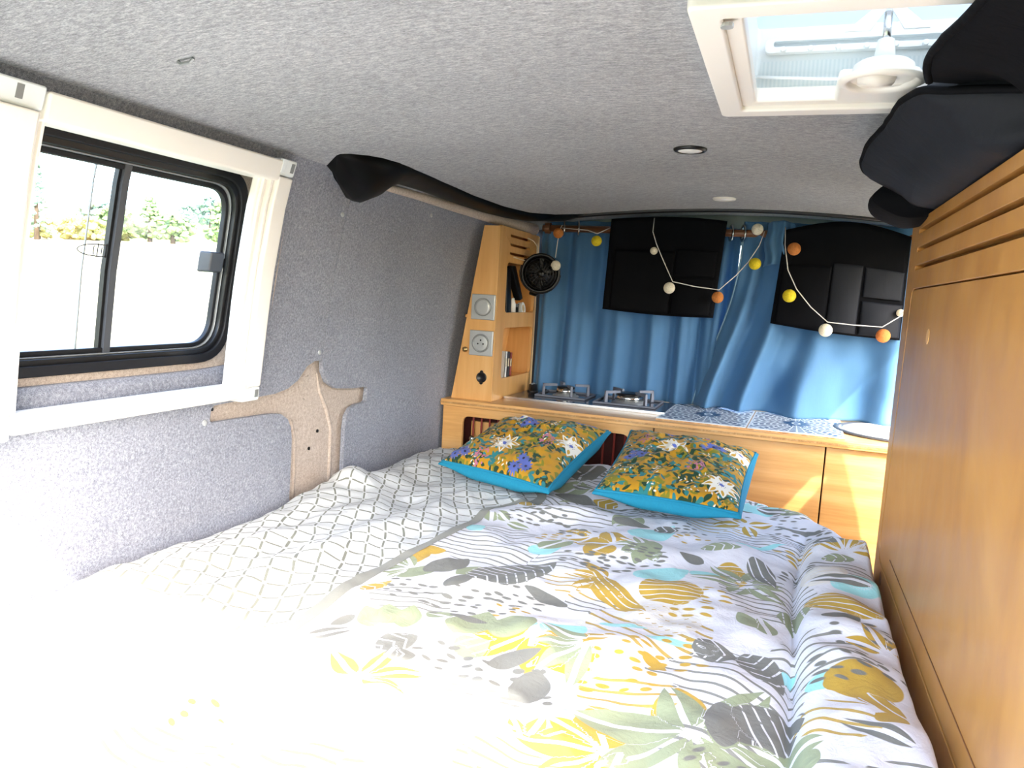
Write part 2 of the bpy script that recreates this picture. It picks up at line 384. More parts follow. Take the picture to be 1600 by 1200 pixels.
for k in range(5):
    y = .998+.008*k; h = (.008, .012, .006, .012, .02)[k]
    mk.hexa([mapL(*p) for p in [(y, .035-h, D-.0155), (y+.002, .035-h, D-.0155), (y+.002, .035+h, D-.0155), (y, .035+h, D-.0155), (y, .035-h, D-.015), (y+.002, .035-h, D-.015), (y+.002, .035+h, D-.015), (y, .035+h, D-.015)]])
mk.build('glass_mark', M['grey_plastic'], w1)
la = MB(); la.hexa([mapL(*p) for p in [(1.235,.01,D-.008),(1.29,.01,D-.008),(1.29,.052,D-.008),(1.235,.052,D-.008),(1.238,.012,D+.022),(1.276,.012,D+.022),(1.276,.05,D+.022),(1.238,.05,D+.022)]])
lo = la.build('latch', M['grey_plastic'], w1, bevel=.004)
MB().hexa([mapL(*p) for p in [(1.276,.022,D),(1.292,.022,D),(1.292,.04,D),(1.276,.04,D),(1.276,.022,D+.018),(1.29,.022,D+.014),(1.29,.04,D+.014),(1.276,.04,D+.018)]]).build('latch_catch', M['black'], lo, bevel=.002)

# ------------------------------------------------------------------ white blind frame screwed round the window
bf = thing('window_blind_frame', 'white rectangular blind frame mounted around the side window', 'blind frame', mapL(1.03, -.245, .03))
def bar(y0, y1, z0, z1, w0, w1): return [mapL(*p) for p in [(y0,z0,w0),(y1,z0,w0),(y1,z0,w1),(y0,z0,w1),(y0,z1,w0),(y1,z1,w0),(y1,z1,w1),(y0,z1,w1)]]
def part(name, bars, mat, parent, bevel=.003):
    mb = MB()
    for b in bars: mb.hexa(bar(*b))
    return mb.build(name, mat, parent, bevel=bevel)
part('top_rail', [(.79, 1.30, .196, .236, 0, .036)], M['white'], bf, .005)
part('bottom_rail', [(.79, 1.298, -.244, -.212, 0, .036)], M['white'], bf, .005)
def vpost(name, y0, y1, w0, w1, z0=-.222, z1=.206, parent=bf, mat='white', bevel=.004):
    zs = np.linspace(z0, z1, 8); V = []; F = []
    for z in zs: V += [mapL(y0, z, w0), mapL(y1, z, w0), mapL(y1, z, w1), mapL(y0, z, w1)]
    for i in range(7):
        for j in range(4): F.append((i*4+j, i*4+(j+1) % 4, i*4+4+(j+1) % 4, i*4+4+j))
    F += [(3,2,1,0), (28,29,30,31)]
    return mesh(name, V, F, M[mat], parent, bevel=bevel)
vpost('cassette_post', 1.298, 1.342, 0, .036)
g = vpost('guide_channel', 1.262, 1.299, 0, .018)
vpost('guide_lip', 1.270, 1.276, .017, .024, parent=g, bevel=.001); vpost('guide_lip', 1.286, 1.293, .017, .028, parent=g, bevel=.001)
vpost('cassette_post', .69, .778, 0, .042)
g = vpost('guide_channel', .777, .803, 0, .022)
vpost('guide_lip', .779, .784, .021, .034, parent=g, bevel=.001); vpost('guide_lip', .793, .798, .021, .028, parent=g, bevel=.001)
for (y0, y1, s) in ((1.292, 1.345, 1), (.69, .788, -1)):
    for (z0, z1) in ((.208, .240), (-.252, -.222)):
        e = part('corner_cap', [(y0, y1, z0, z1, -.001, .033)], M['white2'], bf, .004)
        yy = y0+.036 if s > 0 else y0+.055
        part('screw_slot', [(yy, yy+.010, z0+.008, z1-.006, .0305, .0345)], M['silver_dark'], e, 0)
        part('cap_ridge', [(y0+.004, y0+.016, z0+.004, z1-.002, .03, .037)], M['white2'], e, .001)

# ------------------------------------------------------------------ right wall with the side door opening
def onwall(x, z):   # follow the sun ray back from the cupboard front to the right wall
    p = Vector((x, 2.36, z))
    for k in range(1400):
        p = p - SUN_DIR*.001
        if p.x >= -.4-WX(p.z): break
    return (p.y, p.z)
eA, eB = onwall(.182, -.393), onwall(.263, -.662)      # rear edge of the open side door
def eY(z): return eA[0]+(eB[0]-eA[0])*(z-eA[1])/(eB[1]-eA[1])
door_hole = [(eY(.222), .222), (eY(-.38), -.38), (2.62, -.38), (2.62, .222)]
slit = [onwall(-.013, -.655), onwall(.041, -.655), onwall(.154, -.473), onwall(.112, -.475)]
V, F = plate([(Y0, -1.1), (Y1, -1.1), (Y1, .262), (Y0, .262)], [door_hole, slit], mapR, 0, -.003, cuts_v=CZ)
tag(mesh('wall_right', V, F, M['felt_wall']), kind='structure')
V, F = plate([(-1.12, -1.12), (.72, -1.12), (.72, .36), (-1.12, .36)], [rrect(-.82, .52, -.28, .235, .06, 6)], lambda x, z, w: (x, Y1+w, z), -.02, .02)   # opening towards the cab, added so sky light brightens the far end
tag(mesh('wall_back', V, F, M['grey_plastic']), kind='structure')

# ------------------------------------------------------------------ trims under the roof edge
U = [(-.905,1.408),(-.885,1.418),(-.86,1.46),(-.847,1.50),(-.84,1.56),(-.84,1.61),(-.842,1.68),(-.852,1.82),(-.866,2.05),(-.865,2.3),(-.84,2.49),(-.78,2.6),(-.68,2.66)]
L = [(-.972,1.515,.246),(-.978,1.548,.225),(-.985,1.59,.203),(-.986,1.62,.199),(-.981,1.66,.214),(-.971,1.69,.24),(-.955,1.73,.262),(-.945,1.85,.262),(-.945,2.1,.26),(-.945,2.3,.26),(-.935,2.49,.262),(-.9,2.62,.264),(-.80,2.69,.27)]
V = []; F = []; K = 9
for i, (u, l) in enumerate(zip(U, L)):
    a = Vector((u[0], u[1], arch(u[0])+.004)); b = Vector(l) - Vector((.008, 0, 0)); bul = (.006, .022, .036, .036, .03, .022, .016, .017, .02, .02, .018, .014, .008)[i]
    for k in range(K):
        t = k/(K-1); s_ = math.sin(PI*t)**.6; V.append(a*(1-t)+b*t+Vector((.62, 0, -.78))*bul*s_)
    V.append(Vector((min(u[0], l[0])-.01, (u[1]+l[1])/2, arch(l[0])+.01)))
n = K+1
for i in range(len(U)-1):
    for k in range(n): F.append((i*n+k, i*n+(k+1) % n, (i+1)*n+(k+1) % n, (i+1)*n+k))
F.append(tuple(range(n))); F.append(tuple((len(U)-1)*n+k for k in reversed(range(n))))
t1 = tag(mesh('trim_1', V, F, M['vinyl'], smooth=True), 'glossy black vinyl trim curling along the roof edge above the felt wall', 'trim', kind='structure')
tag(MB().tube([(-.968,1.69,.247), (-.966,1.9,.25), (-.963,2.1,.25), (-.958,2.4,.25), (-.945,2.6,.247), (-.90,2.73,.242)], [.008,.011,.014,.017,.019,.02], 10).build('trim_2', M['carpet_beige'], smooth=True), 'thin beige carpet roll under the black roof trim', 'trim', kind='structure')
xs = np.linspace(-.76, .56, 24)
tag(MB().tube([(x, 2.665, arch(x)-.002) for x in xs], .009, 8).build('trim_3', M['black'], smooth=True), 'slim black seal along the far edge of the ceiling', 'trim', kind='structure')
hv = []; hf = []
for x in xs: hv += [(x, 2.85, arch(x)+.01), (x, 2.83, arch(x)-.03), (x, 2.85, arch(x)-.10), (x, 2.90, arch(x)-.10), (x, 2.90, arch(x)+.01)]
for i in range(len(xs)-1):
    for j in range(5): hf.append((i*5+j, i*5+(j+1) % 5, i*5+5+(j+1) % 5, i*5+5+j))
tag(mesh('trim_4', hv, hf, M['header'], smooth=True), 'pale grey-green painted metal header above the blue curtains', 'trim', kind='structure')

# ------------------------------------------------------------------ roof hatch
hz = .296
rh = thing('roof_hatch', 'white square roof hatch with clear dome in the grey ceiling', 'roof hatch', (.10, 1.05, hz))
def ringxy(name, a, b, z0, z1, mat, ra, rb, bevel=.004, parent=rh):
    V, F = ring(rrect(*a, ra, 5), rrect(*b, rb, 5), lambda x, y, w: (x, y, w), z0, z1); return mesh(name, V, F, mat, parent, bevel=bevel)
ringxy('outer_frame', (-.125, .345, .822, 1.285), (-.092, .312, .858, 1.252), hz, hz+.022, M['white'], .012, .008)
ringxy('inner_rim', (-.094, .314, .856, 1.254), (-.072, .292, .880, 1.230), hz+.008, hz+.03, M['white'], .008, .005)
ringxy('well_wall', (-.083, .303, .868, 1.242), (-.079, .299, .872, 1.238), hz+.02, hz+.115, M['white2'], .01, .008, 0)
gl = rrect(-.12, .34, .83, 1.28, .04, 6); n = len(gl)
V = [(x, y, hz+.115) for x, y in gl] + [(.11+(x-.11)*.94, 1.055+(y-1.055)*.94, hz+.150) for x, y in gl] + [(.11+(x-.11)*.6, 1.055+(y-1.055)*.6, hz+.165) for x, y in gl]
F = [(i, (i+1) % n, n+(i+1) % n, n+i) for i in range(n)] + [(n+i, n+(i+1) % n, 2*n+(i+1) % n, 2*n+i) for i in range(n)] + [tuple(2*n+i for i in range(n))]
mesh('dome', V, F, M['acrylic'], rh, smooth=True)
MB().box(-.070, .290, 1.2325, 1.2355, hz+.024, hz+.066).build('pleated_screen', M['pleat'], rh)
MB().tube([(-.075, 1.228, hz+.044), (.02, 1.222, hz+.036), (.10, 1.222, hz+.034), (.20, 1.222, hz+.036), (.295, 1.228, hz+.044)], .0022, 6).build('screen_bar', M['white2'], rh, smooth=True)
V, F = plate(rrect(-.066, .286, hz+.076, hz+.096, .008), [rrect(-.054, .274, hz+.084, hz+.092, .004)], lambda x, z, w: (x, 1.236-w, z), 0, .012); mesh('lid_frame', V, F, M['white2'], rh, bevel=.001)
for k in range(9):
    MB().cyl((-.04+.037*k, 1.224, hz+.079), (-.04+.037*k, 1.216, hz+.079), .004, n=10).build('stud', M['white2'], rh, bevel=.001)
MB().lathe([(.052, .004), (.054, 0), (.046, -.004), (.040, .0), (.036, .020), (.030, .024), (.0, .024)], (.088, 1.125, hz+.004), (0, 0, 1), 32).build('crank_cup', M['white'], rh, smooth=True)
MB().box(.036, .136, 1.150, 1.238, hz+.006, hz+.03).build('crank_block', M['white'], rh, bevel=.006)
MB().tube([(.06, 1.125, hz+.012), (.08, 1.12, hz+.010), (.10, 1.128, hz+.010)], [.010, .014, .011], 10).build('crank_handle', M['white'], rh, smooth=True)
MB().cyl((.088, 1.125, hz+.026), (.088, 1.128, hz+.056), .014, .010, 14).build('crank_shaft', M['white2'], rh, smooth=True)
MB().cyl((.088, 1.128, hz+.056), (.088, 1.132, hz+.092), .005, .005, 10).build('crank_rod', M['steel'], rh, smooth=True)
for s_ in (-1, 1): MB().hexa([(.088+s_*.020, 1.13, hz+.070), (.088+s_*.050, 1.13, hz+.070), (.088+s_*.050, 1.134, hz+.070), (.088+s_*.020, 1.134, hz+.070), (.088+s_*.003, 1.13, hz+.096), (.088+s_*.020, 1.13, hz+.096), (.088+s_*.020, 1.134, hz+.096), (.088+s_*.003, 1.134, hz+.096)]).build('hinge_arm', M['white2'], rh)
MB().lathe([(.007, 0), (.007, .004)], (-.088, .878, hz-.001), (0,0,1), 10).build('screw_cover', M['silver_plate'], rh)

# ------------------------------------------------------------------ ceiling spotlights
for (x, y, lab, rim) in ((-.219, 1.655, 'small round ceiling spotlight with dark rim, nearer the roof hatch', 'black'), (-.206, 2.40, 'small round white ceiling spotlight above the curtains', 'white')):
    z = arch(x)
    sp = thing('ceiling_spotlight', lab, 'spotlight', (x, y, z), 'ceiling spotlights')
    MB().lathe([(.034, .004), (.034, -.003), (.031, -.006), (.026, -.006), (.025, -.002)], (x, y, z), (0,0,1), 28).build('rim', M[rim], sp, smooth=True)
    MB().lathe([(.026, -.002), (.025, -.005), (.012, -.008), (.002, -.009)], (x, y, z), (0,0,1), 24).build('lens', M['lens'], sp, smooth=True)

# ------------------------------------------------------------------ kitchen: cupboard, worktop
CT = -.36
kc = thing('kitchen_cupboard', 'honey plywood kitchen cupboard running across behind the bed', 'cupboard', (-.2, 2.6, -1.1))
MB().box(-1.068, -1.052, 2.365, 2.93, -1.1, CT-.022).build('side_panel', M['plywood_v'], kc)
MB().box(.60, .616, 2.365, 2.93, -1.1, CT-.022).build('side_panel', M['plywood_v'], kc)
MB().box(-1.05, .6, 2.915, 2.93, -1.1, CT-.022).build('back_panel', M['darkred'], kc)
ff = lambda x, z, w: (x, 2.36+w, z)
V, F = plate([(-1.068, -1.09), (-.356, -1.09), (-.356, CT-.022), (-1.068, CT-.022)], [rrect(-.995, -.43, -.56, CT-.054, .025, 5)], ff, 0, .015); mesh('front_panel', V, F, M['plywood'], kc, bevel=.0015)
MB().box(-.352, .139, 2.36, 2.375, -1.09, CT-.024).build('door', M['plywood'], kc, bevel=.0015)
MB().box(.143, .612, 2.36, 2.375, -1.09, CT-.024).build('door', M['plywood'], kc, bevel=.0015)
MB().box(-1.05, -.356, 2.50, 2.51, -1.0, CT-.03).build('inner_panel', M['darkred'], kc)
for x in (-.975, -.945, -.915, -.885, -.52, -.485, -.45): MB().cyl((x, 2.41, -.60), (x, 2.41, CT-.024), .0035, n=8).build('red_bar', M['redbar'], kc)
MB().box(-.99, -.84, 2.43, 2.45, -.6, -.44).build('inner_board', M['plywood_v'], kc)
MB().sphere((-.968, 2.385, -.492), .010, 12, 8).build('bolt_knob', M['steel'], kc, smooth=True)
V, F = plate([(-1.072, 2.345), (.62, 2.345), (.62, 2.94), (-1.072, 2.94)], [[(.36+.175*math.cos(a), 2.60+.175*math.sin(a)) for a in np.linspace(0, 2*PI, 40, endpoint=False)]], lambda x, y, w: (x, y, w), CT-.022, CT)
wk = thing('kitchen_worktop', 'honey plywood worktop holding the hob and the round sink', 'worktop', (-.2, 2.6, CT-.022))
mesh('top_board', V, F, M['plywood'], wk, bevel=.002)
MB().box(-1.072, .62, 2.3435, 2.346, CT-.014, CT-.008).build('edge_veneer', M['ply_edge'], wk)

# ------------------------------------------------------------------ corner tower with switch and socket
TY, TXR = 2.385, -.905
tw = thing('corner_cabinet', 'tapered plywood corner cabinet with switch and power socket on the worktop', 'cabinet', (-.97, 2.6, CT))
V, F = plate([(-1.052, CT), (TXR, CT), (TXR, .222), (-.962, .222)], [], lambda x, z, w: (x, TY+w, z), 0, .014); mesh('front_panel', V, F, M['plywood_v'], tw, bevel=.0012)
TB = 2.80
sl_ = [rrect(2.49, 2.70, z-.004, z+.005, .004, 3) for z in (.198, .168, .138)]
V, F = plate([(TY+.014, CT), (TB, CT), (TB, .225), (TY+.014, .225)], sl_ + [rrect(2.47, TB-.018, -.062, .108, .02, 4), rrect(2.465, TB-.015, -.29, -.115, .022, 4)], lambda y, z, w: (TXR+w, y, z), 0, -.012); mesh('side_panel', V, F, M['plywood_v'], tw, bevel=.001)
MB().box(-.960, TXR-.012, TY+.014, TB, .205, .219).build('top_board', M['plywood'], tw)
MB().hexa([(-1.046, TY+.014, CT), (-1.036, TY+.014, CT), (-1.036, TB, CT), (-1.046, TB, CT), (-.962, TY+.014, .205), (-.952, TY+.014, .205), (-.952, TB, .205), (-.962, TB, .205)]).build('lining_board', M['plywood_v'], tw)
MB().box(-1.02, TXR-.012, TY+.014, TB, -.085, -.0735).build('shelf', M['plywood'], tw)
MB().box(-1.035, TXR-.012, TY+.014, TB, -.308, -.2965).build('shelf', M['plywood'], tw)
V, F = plate([(-1.052, CT), (TXR, CT), (TXR, .222), (-.962, .222)], [], lambda x, z, w: (x, TB+w, z), 0, .01); mesh('back_panel', V, F, M['plywood_v'], tw)
def plate_fix(name, x, z, sock):
    o = MB().box(x-.042, x+.042, TY-.009, TY, z-.042, z+.042).build(name, M['silver_plate'], tw, bevel=.003)
    if not sock:
        MB().lathe([(.030, 0), (.030, .003), (.028, .0035), (.0275, .002)], (x, TY-.009, z), (0,-1,0), 32).build('switch_ring', M['silver_dark'], o, smooth=True)
        MB().lathe([(.0275, 0), (.027, .004), (.02, .005), (.001, .005)], (x, TY-.009, z), (0,-1,0), 32).build('switch_button', M['silver_plate'], o, smooth=True)
    else:
        MB().lathe([(.031, 0), (.031, .002), (.027, .0025), (.025, .001)], (x, TY-.009, z), (0,-1,0), 32).build('socket_ring', M['silver_dark'], o, smooth=True)
        MB().lathe([(.025, 0), (.025, .0015), (.023, .002), (.001, .002)], (x, TY-.009, z), (0,-1,0), 32).build('socket_face', M['silver_plate'], o, smooth=True)
        for (dx, dz) in ((-.0095, -.002), (.0095, -.002), (0, .010)): MB().cyl((x+dx, TY-.0105, z+dz), (x+dx, TY-.0118, z+dz), .003, n=10).build('pin_hole', M['black'], o)
plate_fix('light_switch', -.949, -.046, False); plate_fix('power_socket', -.950, -.166, True)
s12 = MB().lathe([(.018, 0), (.018, .004), (.014, .005), (.012, .002), (.001, .002)], (-.944, TY, -.281), (0,-1,0), 24).build('lighter_socket', M['black'], tw, smooth=True)
for dz in (-.018, .018): MB().lathe([(.006, 0), (.006, .004), (.001, .004)], (-.944, TY, -.281+dz), (0,-1,0), 10).build('socket_ear', M['black'], s12)
MB().lathe([(.004, 0), (.004, .008), (.009, .012), (.009, .018), (.001, .021)], (-1.003, TY, -.190), (0,-1,0), 16).build('latch_knob', M['brass'], tw, smooth=True)
MB().tube([(TXR+.004, 2.66, .205), (TXR+.006, 2.72, .20), (TXR+.008, 2.755, .185), (TXR+.008, 2.76, .15), (TXR+.008, 2.745, .125), (TXR+.006, 2.64, .123), (TXR+.004, 2.52, .128)], .002, 6).build('cable', M['soil'], tw, smooth=True)
# things in the cabinet niches
sh = -.0735
hs = thing('hair_straightener', 'black folding hair straightener standing in the cabinet niche', 'straightener', (-.945, 2.53, sh))
MB().hexa([(-.945,2.53,sh),(-.92,2.53,sh),(-.92,2.58,sh),(-.945,2.58,sh),(-.945,2.51,.09),(-.92,2.51,.09),(-.92,2.555,.09),(-.945,2.555,.09)]).build('handle', M['black'], hs, bevel=.004)
MB().hexa([(-.935,2.64,-.02),(-.910,2.64,-.02),(-.910,2.67,-.012),(-.935,2.67,-.012),(-.94,2.535,.098),(-.912,2.535,.098),(-.912,2.58,.102),(-.94,2.58,.102)]).build('handle', M['black'], hs, bevel=.004)
tb = thing('cream_tube', 'small white cream tube standing upright in the cabinet niche', 'tube', (-.922, 2.595, sh))
MB().cyl((-.922,2.595,sh), (-.922,2.595,sh+.012), .011, n=16).build('cap', M['white2'], tb)
V = []; 
for (z, a, b) in ((.012, .011, .011), (.04, .012, .010), (.062, .013, .002)):
    for k in range(16): V.append((-.922+b*math.cos(2*PI*k/16), 2.595+a*math.sin(2*PI*k/16), sh+z))
mesh('body', V, [(i*16+k, i*16+(k+1) % 16, i*16+16+(k+1) % 16, i*16+16+k) for i in range(2) for k in range(16)] + [tuple(range(16)), tuple(32+k for k in range(16))], M['white'], tb, smooth=True)
jr = thing('black_jar', 'short black jar with lid in the cabinet niche', 'jar', (-.935, 2.645, sh))
MB().lathe([(.016, 0), (.017, .004), (.017, .03), (.001, .03)], (-.935,2.645,sh), (0,0,1), 20).build('body', M['black'], jr, smooth=True); MB().lathe([(.018, .03), (.018, .042), (.001, .042)], (-.935,2.645,sh), (0,0,1), 20).build('lid', M['grey_plastic'], jr)
rl = thing('tape_roll', 'white tape roll leaning in the cabinet niche', 'tape roll', (-.93, 2.715, sh))
MB().lathe([(.014, -.008), (.023, -.008), (.023, .008), (.014, .008)], (-.93,2.715,sh+.0245), (1,0,.15), 28, closed=True).build('tape', M['white2'], rl)
MB().lathe([(.011, -.0075), (.014, -.0075), (.014, .0075), (.011, .0075)], (-.93,2.715,sh+.0245), (1,0,.15), 28, closed=True).build('core', M['soil'], rl)
zb = -.2965
for i, (y, h, c, lab) in enumerate([(2.550, .096, 'ece9e2', 'white-spined small book at the near end of the cabinet shelf row'), (2.575, .094, '4a4447', 'dark-spined small book standing between its shelf neighbours'), (2.600, .090, 'a2524a', 'red-spined small book at the far end of the cabinet shelf row')]):
    bk = thing('book', lab, 'book', (-.95, y, zb), 'small books on the cabinet shelf')
    cm = plain('book_cover_%d' % i, c, .6)
    cv = MB(); cv.box(-.982, -.919, y-.0105, y-.0085, zb, zb+h); cv.box(-.982, -.919, y+.0085, y+.0105, zb, zb+h); cv.box(-.921, -.919, y-.0105, y+.0105, zb, zb+h); cv.build('cover', cm, bk)
    MB().box(-.981, -.9215, y-.0084, y+.0084, zb+.002, zb+h-.003).build('pages', M['white'], bk)
    MB().box(-.9191, -.9185, y-.006, y+.006, zb+h*.45, zb+h*.75).build('spine_label', M['soil'], bk)
# clip fan
fc = Vector((-.845, 2.655, .082)); ax = Vector((.35, -.9, -.1)).normalized()
fn = thing('clip_fan', 'small black clip fan with round wire grille beside the curtain', 'fan', fc)
q = Vector((0,0,1)).rotation_difference(ax)
def circ(r, h, n=36): return [fc + q @ Vector((r*math.cos(2*PI*k/n), r*math.sin(2*PI*k/n), h)) for k in range(n)]
MB().tube(circ(.066, 0), .006, 8, True).build('outer_ring', M['black'], fn, smooth=True)
for (r, h) in ((.055, .016), (.044, .021), (.033, .024), (.022, .026)): MB().tube(circ(r, h, 28), .0013, 5, True).build('grille_ring', M['black'], fn)
for k in range(20):
    a = 2*PI*k/20
    MB().tube([fc + q @ Vector((r*math.cos(a+t), r*math.sin(a+t), h)) for r, h, t in ((.012, .026, 0), (.04, .023, .25), (.066, .002, .5))], .0012, 5).build('grille_wire', M['black'], fn)
MB().lathe([(.014, .022), (.014, .028), (.001, .03)], fc, ax, 18).build('hub_cap', M['black'], fn, smooth=True)
for k in range(4):
    a = 2*PI*k/4; c_, s_ = math.cos, math.sin
    MB().hexa([fc + q @ Vector(p) for p in [(.012*c_(a), .012*s_(a), -.004), (.055*c_(a-.3), .055*s_(a-.3), -.012), (.056*c_(a+.5), .056*s_(a+.5), .006), (.012*c_(a+.6), .012*s_(a+.6), .004), (.012*c_(a), .012*s_(a), -.002), (.055*c_(a-.3), .055*s_(a-.3), -.010), (.056*c_(a+.5), .056*s_(a+.5), .008), (.012*c_(a+.6), .012*s_(a+.6), .006)]]).build('fan_blade', M['black'], fn)
MB().lathe([(.066, 0), (.062, -.018), (.04, -.030), (.018, -.034), (.018, -.05), (.001, -.05)], fc, ax, 28).build('rear_housing', M['black'], fn, smooth=True)
MB().tube([fc + Vector((-.01, .035, -.06)), fc + Vector((-.03, .05, -.075)), fc + Vector((-.052, .05, -.07))], [.008, .009, .008], 8).build('arm', M['black'], fn, smooth=True)
MB().tube([fc + q @ Vector((.073*math.cos(t), .073*math.sin(t), -.012)) for t in np.linspace(PI*.9, PI*2.1, 18)], .003, 6).build('bracket', M['black'], fn, smooth=True)

# ------------------------------------------------------------------ gas hob
hb = thing('gas_hob', 'dark glass two-burner gas hob let into the worktop', 'hob', (-.62, 2.68, CT))
MB().box(-.895, -.345, 2.495, 2.765, CT, CT+.008).build('glass_plate', M['hob_glass'], hb, bevel=.002)
MB().box(-.897, -.343, 2.486, 2.495, CT, CT+.010).build('steel_edge', M['steel'], hb, bevel=.001)
for (bx, by, r) in ((-.725, 2.665, .036), (-.49, 2.645, .050)):
    b = MB().lathe([(r+.012, 0), (r+.010, .004), (r, .005), (r, .010)], (bx, by, CT+.008), (0,0,1), 28).build('burner', M['silver_dark'], hb, smooth=True)
    MB().lathe([(r-.002, .010), (r-.002, .026), (r-.008, .028), (.001, .028)], (bx, by, CT+.008), (0,0,1), 28).build('flame_ring', M['steel'], b, smooth=True)
    for k in range(18):
        a = 2*PI*k/18; MB().box(-.0012, .0012, -.0012, .0012, 0, .012)
    MB().lathe([(r-.004, .028), (r-.003, .033), (r-.010, .036), (.001, .037)], (bx, by, CT+.008), (0,0,1), 28).build('burner_cap', M['black'], b, smooth=True)
    R = r+.045
    gr = MB().tube([(bx+R*1.1*sx, by+R*sy, CT+.012) for sx, sy in ((-1,-1),(1,-1),(1,1),(-1,1))], .004, 6, True).build('pan_support', M['iron'], hb)
    for k in range(4):
        a = PI/4 + k*PI/2 if r > .04 else k*PI/2+.5
        d = Vector((math.cos(a), math.sin(a), 0)); sdx = Vector((-d.y, d.x, 0))*.004
        def P(rr, z): return Vector((bx, by, z)) + d*rr
        mb = MB(); z0, z1 = CT+.010, CT+.052
        mb.hexa([P(R*.95,z0)-sdx, P(R*1.08,z0)-sdx, P(R*1.08,z0)+sdx, P(R*.95,z0)+sdx, P(R*.97,z1)-sdx, P(R*1.05,z1)-sdx, P(R*1.05,z1)+sdx, P(R*.97,z1)+sdx])
        mb.hexa([P(R*.42,z1-.008)-sdx, P(R*1.05,z1-.010)-sdx, P(R*1.05,z1-.010)+sdx, P(R*.42,z1-.008)+sdx, P(R*.42,z1)-sdx, P(R*1.05,z1)-sdx, P(R*1.05,z1)+sdx, P(R*.42,z1)+sdx])
        mb.build('support_arm', M['iron'], gr)
for (x, y) in ((-.862, 2.70), (-.85, 2.78)):
    kb = MB().lathe([(.020, 0), (.020, .004), (.016, .006), (.015, .026), (.013, .028), (.001, .028)], (x, y, CT+.008), (0,0,1), 20).build('knob', M['black'], hb, smooth=True)
    MB().box(x-.003, x+.003, y-.016, y+.016, CT+.034, CT+.040).build('knob_grip', M['silver_dark'], kb, bevel=.001)

# ------------------------------------------------------------------ patterned boards and sink
def mandala():
    t = NT('mandala_print'); tc = t.n('TexCoord'); sep = t.n('SeparateXYZ', {0: tc.outputs['Object']}); x, y = sep.outputs[0], sep.outputs[1]
    y = t.math('MULTIPLY', y, .70)
    r = t.math('SQRT', t.math('ADD', t.math('MULTIPLY', x, x), t.math('MULTIPLY', y, y))); a = t.math('ARCTAN2', y, x)
    pet = t.math('SINE', t.math('MULTIPLY', a, 16.0)); wob = t.math('MULTIPLY', pet, .006)
    rr = t.math('ADD', r, wob); f = t.math('FRACT', t.math('DIVIDE', rr, .021)); ring_ = t.math('LESS_THAN', f, .36)
    p2 = t.math('GREATER_THAN', t.math('SINE', t.math('MULTIPLY', a, 32.0)), .72)
    pet8 = t.math('ABSOLUTE', t.math('SINE', t.math('MULTIPLY', a, 4.0)))
    fl_ = t.math('LESS_THAN', r, t.math('MULTIPLY_ADD', pet8, .022, .026)); core = t.math('LESS_THAN', t.math('ABSOLUTE', t.math('SUBTRACT', r, .011)), .003)
    w = t.math('MAXIMUM', ring_, p2); w = t.math('MULTIPLY', w, t.math('SUBTRACT', 1.0, fl_)); w = t.math('MAXIMUM', w, core)
    ex = t.math('GREATER_THAN', t.math('MAXIMUM', t.math('DIVIDE', t.math('ABSOLUTE', x), .134), t.math('DIVIDE', t.math('ABSOLUTE', y), .137)), .965)
    w = t.math('MAXIMUM', w, ex)
    n = t.noise(tc.outputs['Object'], 120, 3); col = t.mix(w, t.mix(n, hexc('1d3f66'), hexc('32587e')), hexc('dfe6ea'))
    return t.done(col, .35, spec=.5)
M['mandala'] = mandala()
for (cx, cy, lab) in ((-.213, 2.583, 'blue and white mandala board on the worktop beside the hob'), (.0595, 2.575, 'blue and white mandala board on the worktop nearer the sink')):
    md = link('mandala_board', None); md.location = (cx, cy, CT); md.rotation_euler = (0, 0, -.03); tag(md, lab, 'board', 'mandala boards on the worktop')
    me = MB().box(-.136, .136, -.205, .205, 0, .004).build('board', M['ply_edge'], md); me2 = MB().box(-.134, .134, -.202, .202, .004, .006).build('printed_face', M['mandala'], md)
sk = thing('round_sink', 'round steel sink with pale lid at the sunny worktop end', 'sink', (.36, 2.60, CT-.12))
MB().lathe([(.172, 0), (.190, .001), (.192, .006), (.178, .008), (.170, .004)], (.36, 2.60, CT), (0,0,1), 48, closed=True).build('rim_seal', M['grey_plastic'], sk, smooth=True)
MB().lathe([(.170, .002), (.168, -.01), (.155, -.10), (.12, -.12), (.001, -.12), (.001, -.122), (.122, -.122), (.157, -.101), (.170, -.01)], (.36, 2.60, CT), (0,0,1), 40).build('bowl', M['steel'], sk, smooth=True)
MB().lathe([(.168, .001), (.168, .006), (.15, .009), (.001, .010)], (.36, 2.60, CT), (0,0,1), 48).build('lid', M['white'], sk, smooth=True)

# ------------------------------------------------------------------ curtains, rod
rd = thing('curtain_rod', 'dark wooden curtain rod above the blue curtains', 'curtain rod', (-.2, 2.765, .25))
MB().cyl((-.88, 2.765, .252), (.52, 2.765, .252), .0125, n=16).build('pole', M['rodwood'], rd, smooth=True)
for x in (-.86, .5): MB().lathe([(.02, -.01), (.02, .01)], (x, 2.765, .252), (1,0,0), 16).build('end_cap', M['rodwood'], rd)
def curtain(name, lab, xl, xr, fold, top, bottom, nu=150, nv=70, hem=None):
    o = thing(name, lab, 'curtain', ((xl(0)+xr(0))/2, 2.78, CT), 'blue curtains')
    u = np.linspace(0, 1, nu)[:, None]; v = np.linspace(0, 1, nv)[None, :]
    X = xl(v)*(1-u)+xr(v)*u; Z = top(u)*(v)+bottom(u)*(1-v); Y = fold(u, v, X)
    P = np.stack([X+0*Z, Y+0*Z, Z+0*X], -1).reshape(-1, 3)
    c = mesh('cloth', P, grid(nu, nv), M['curtain'], o, smooth=True); s_ = c.modifiers.new('solid', 'SOLIDIFY'); s_.thickness = .002
    return o, P.reshape(nu, nv, 3)
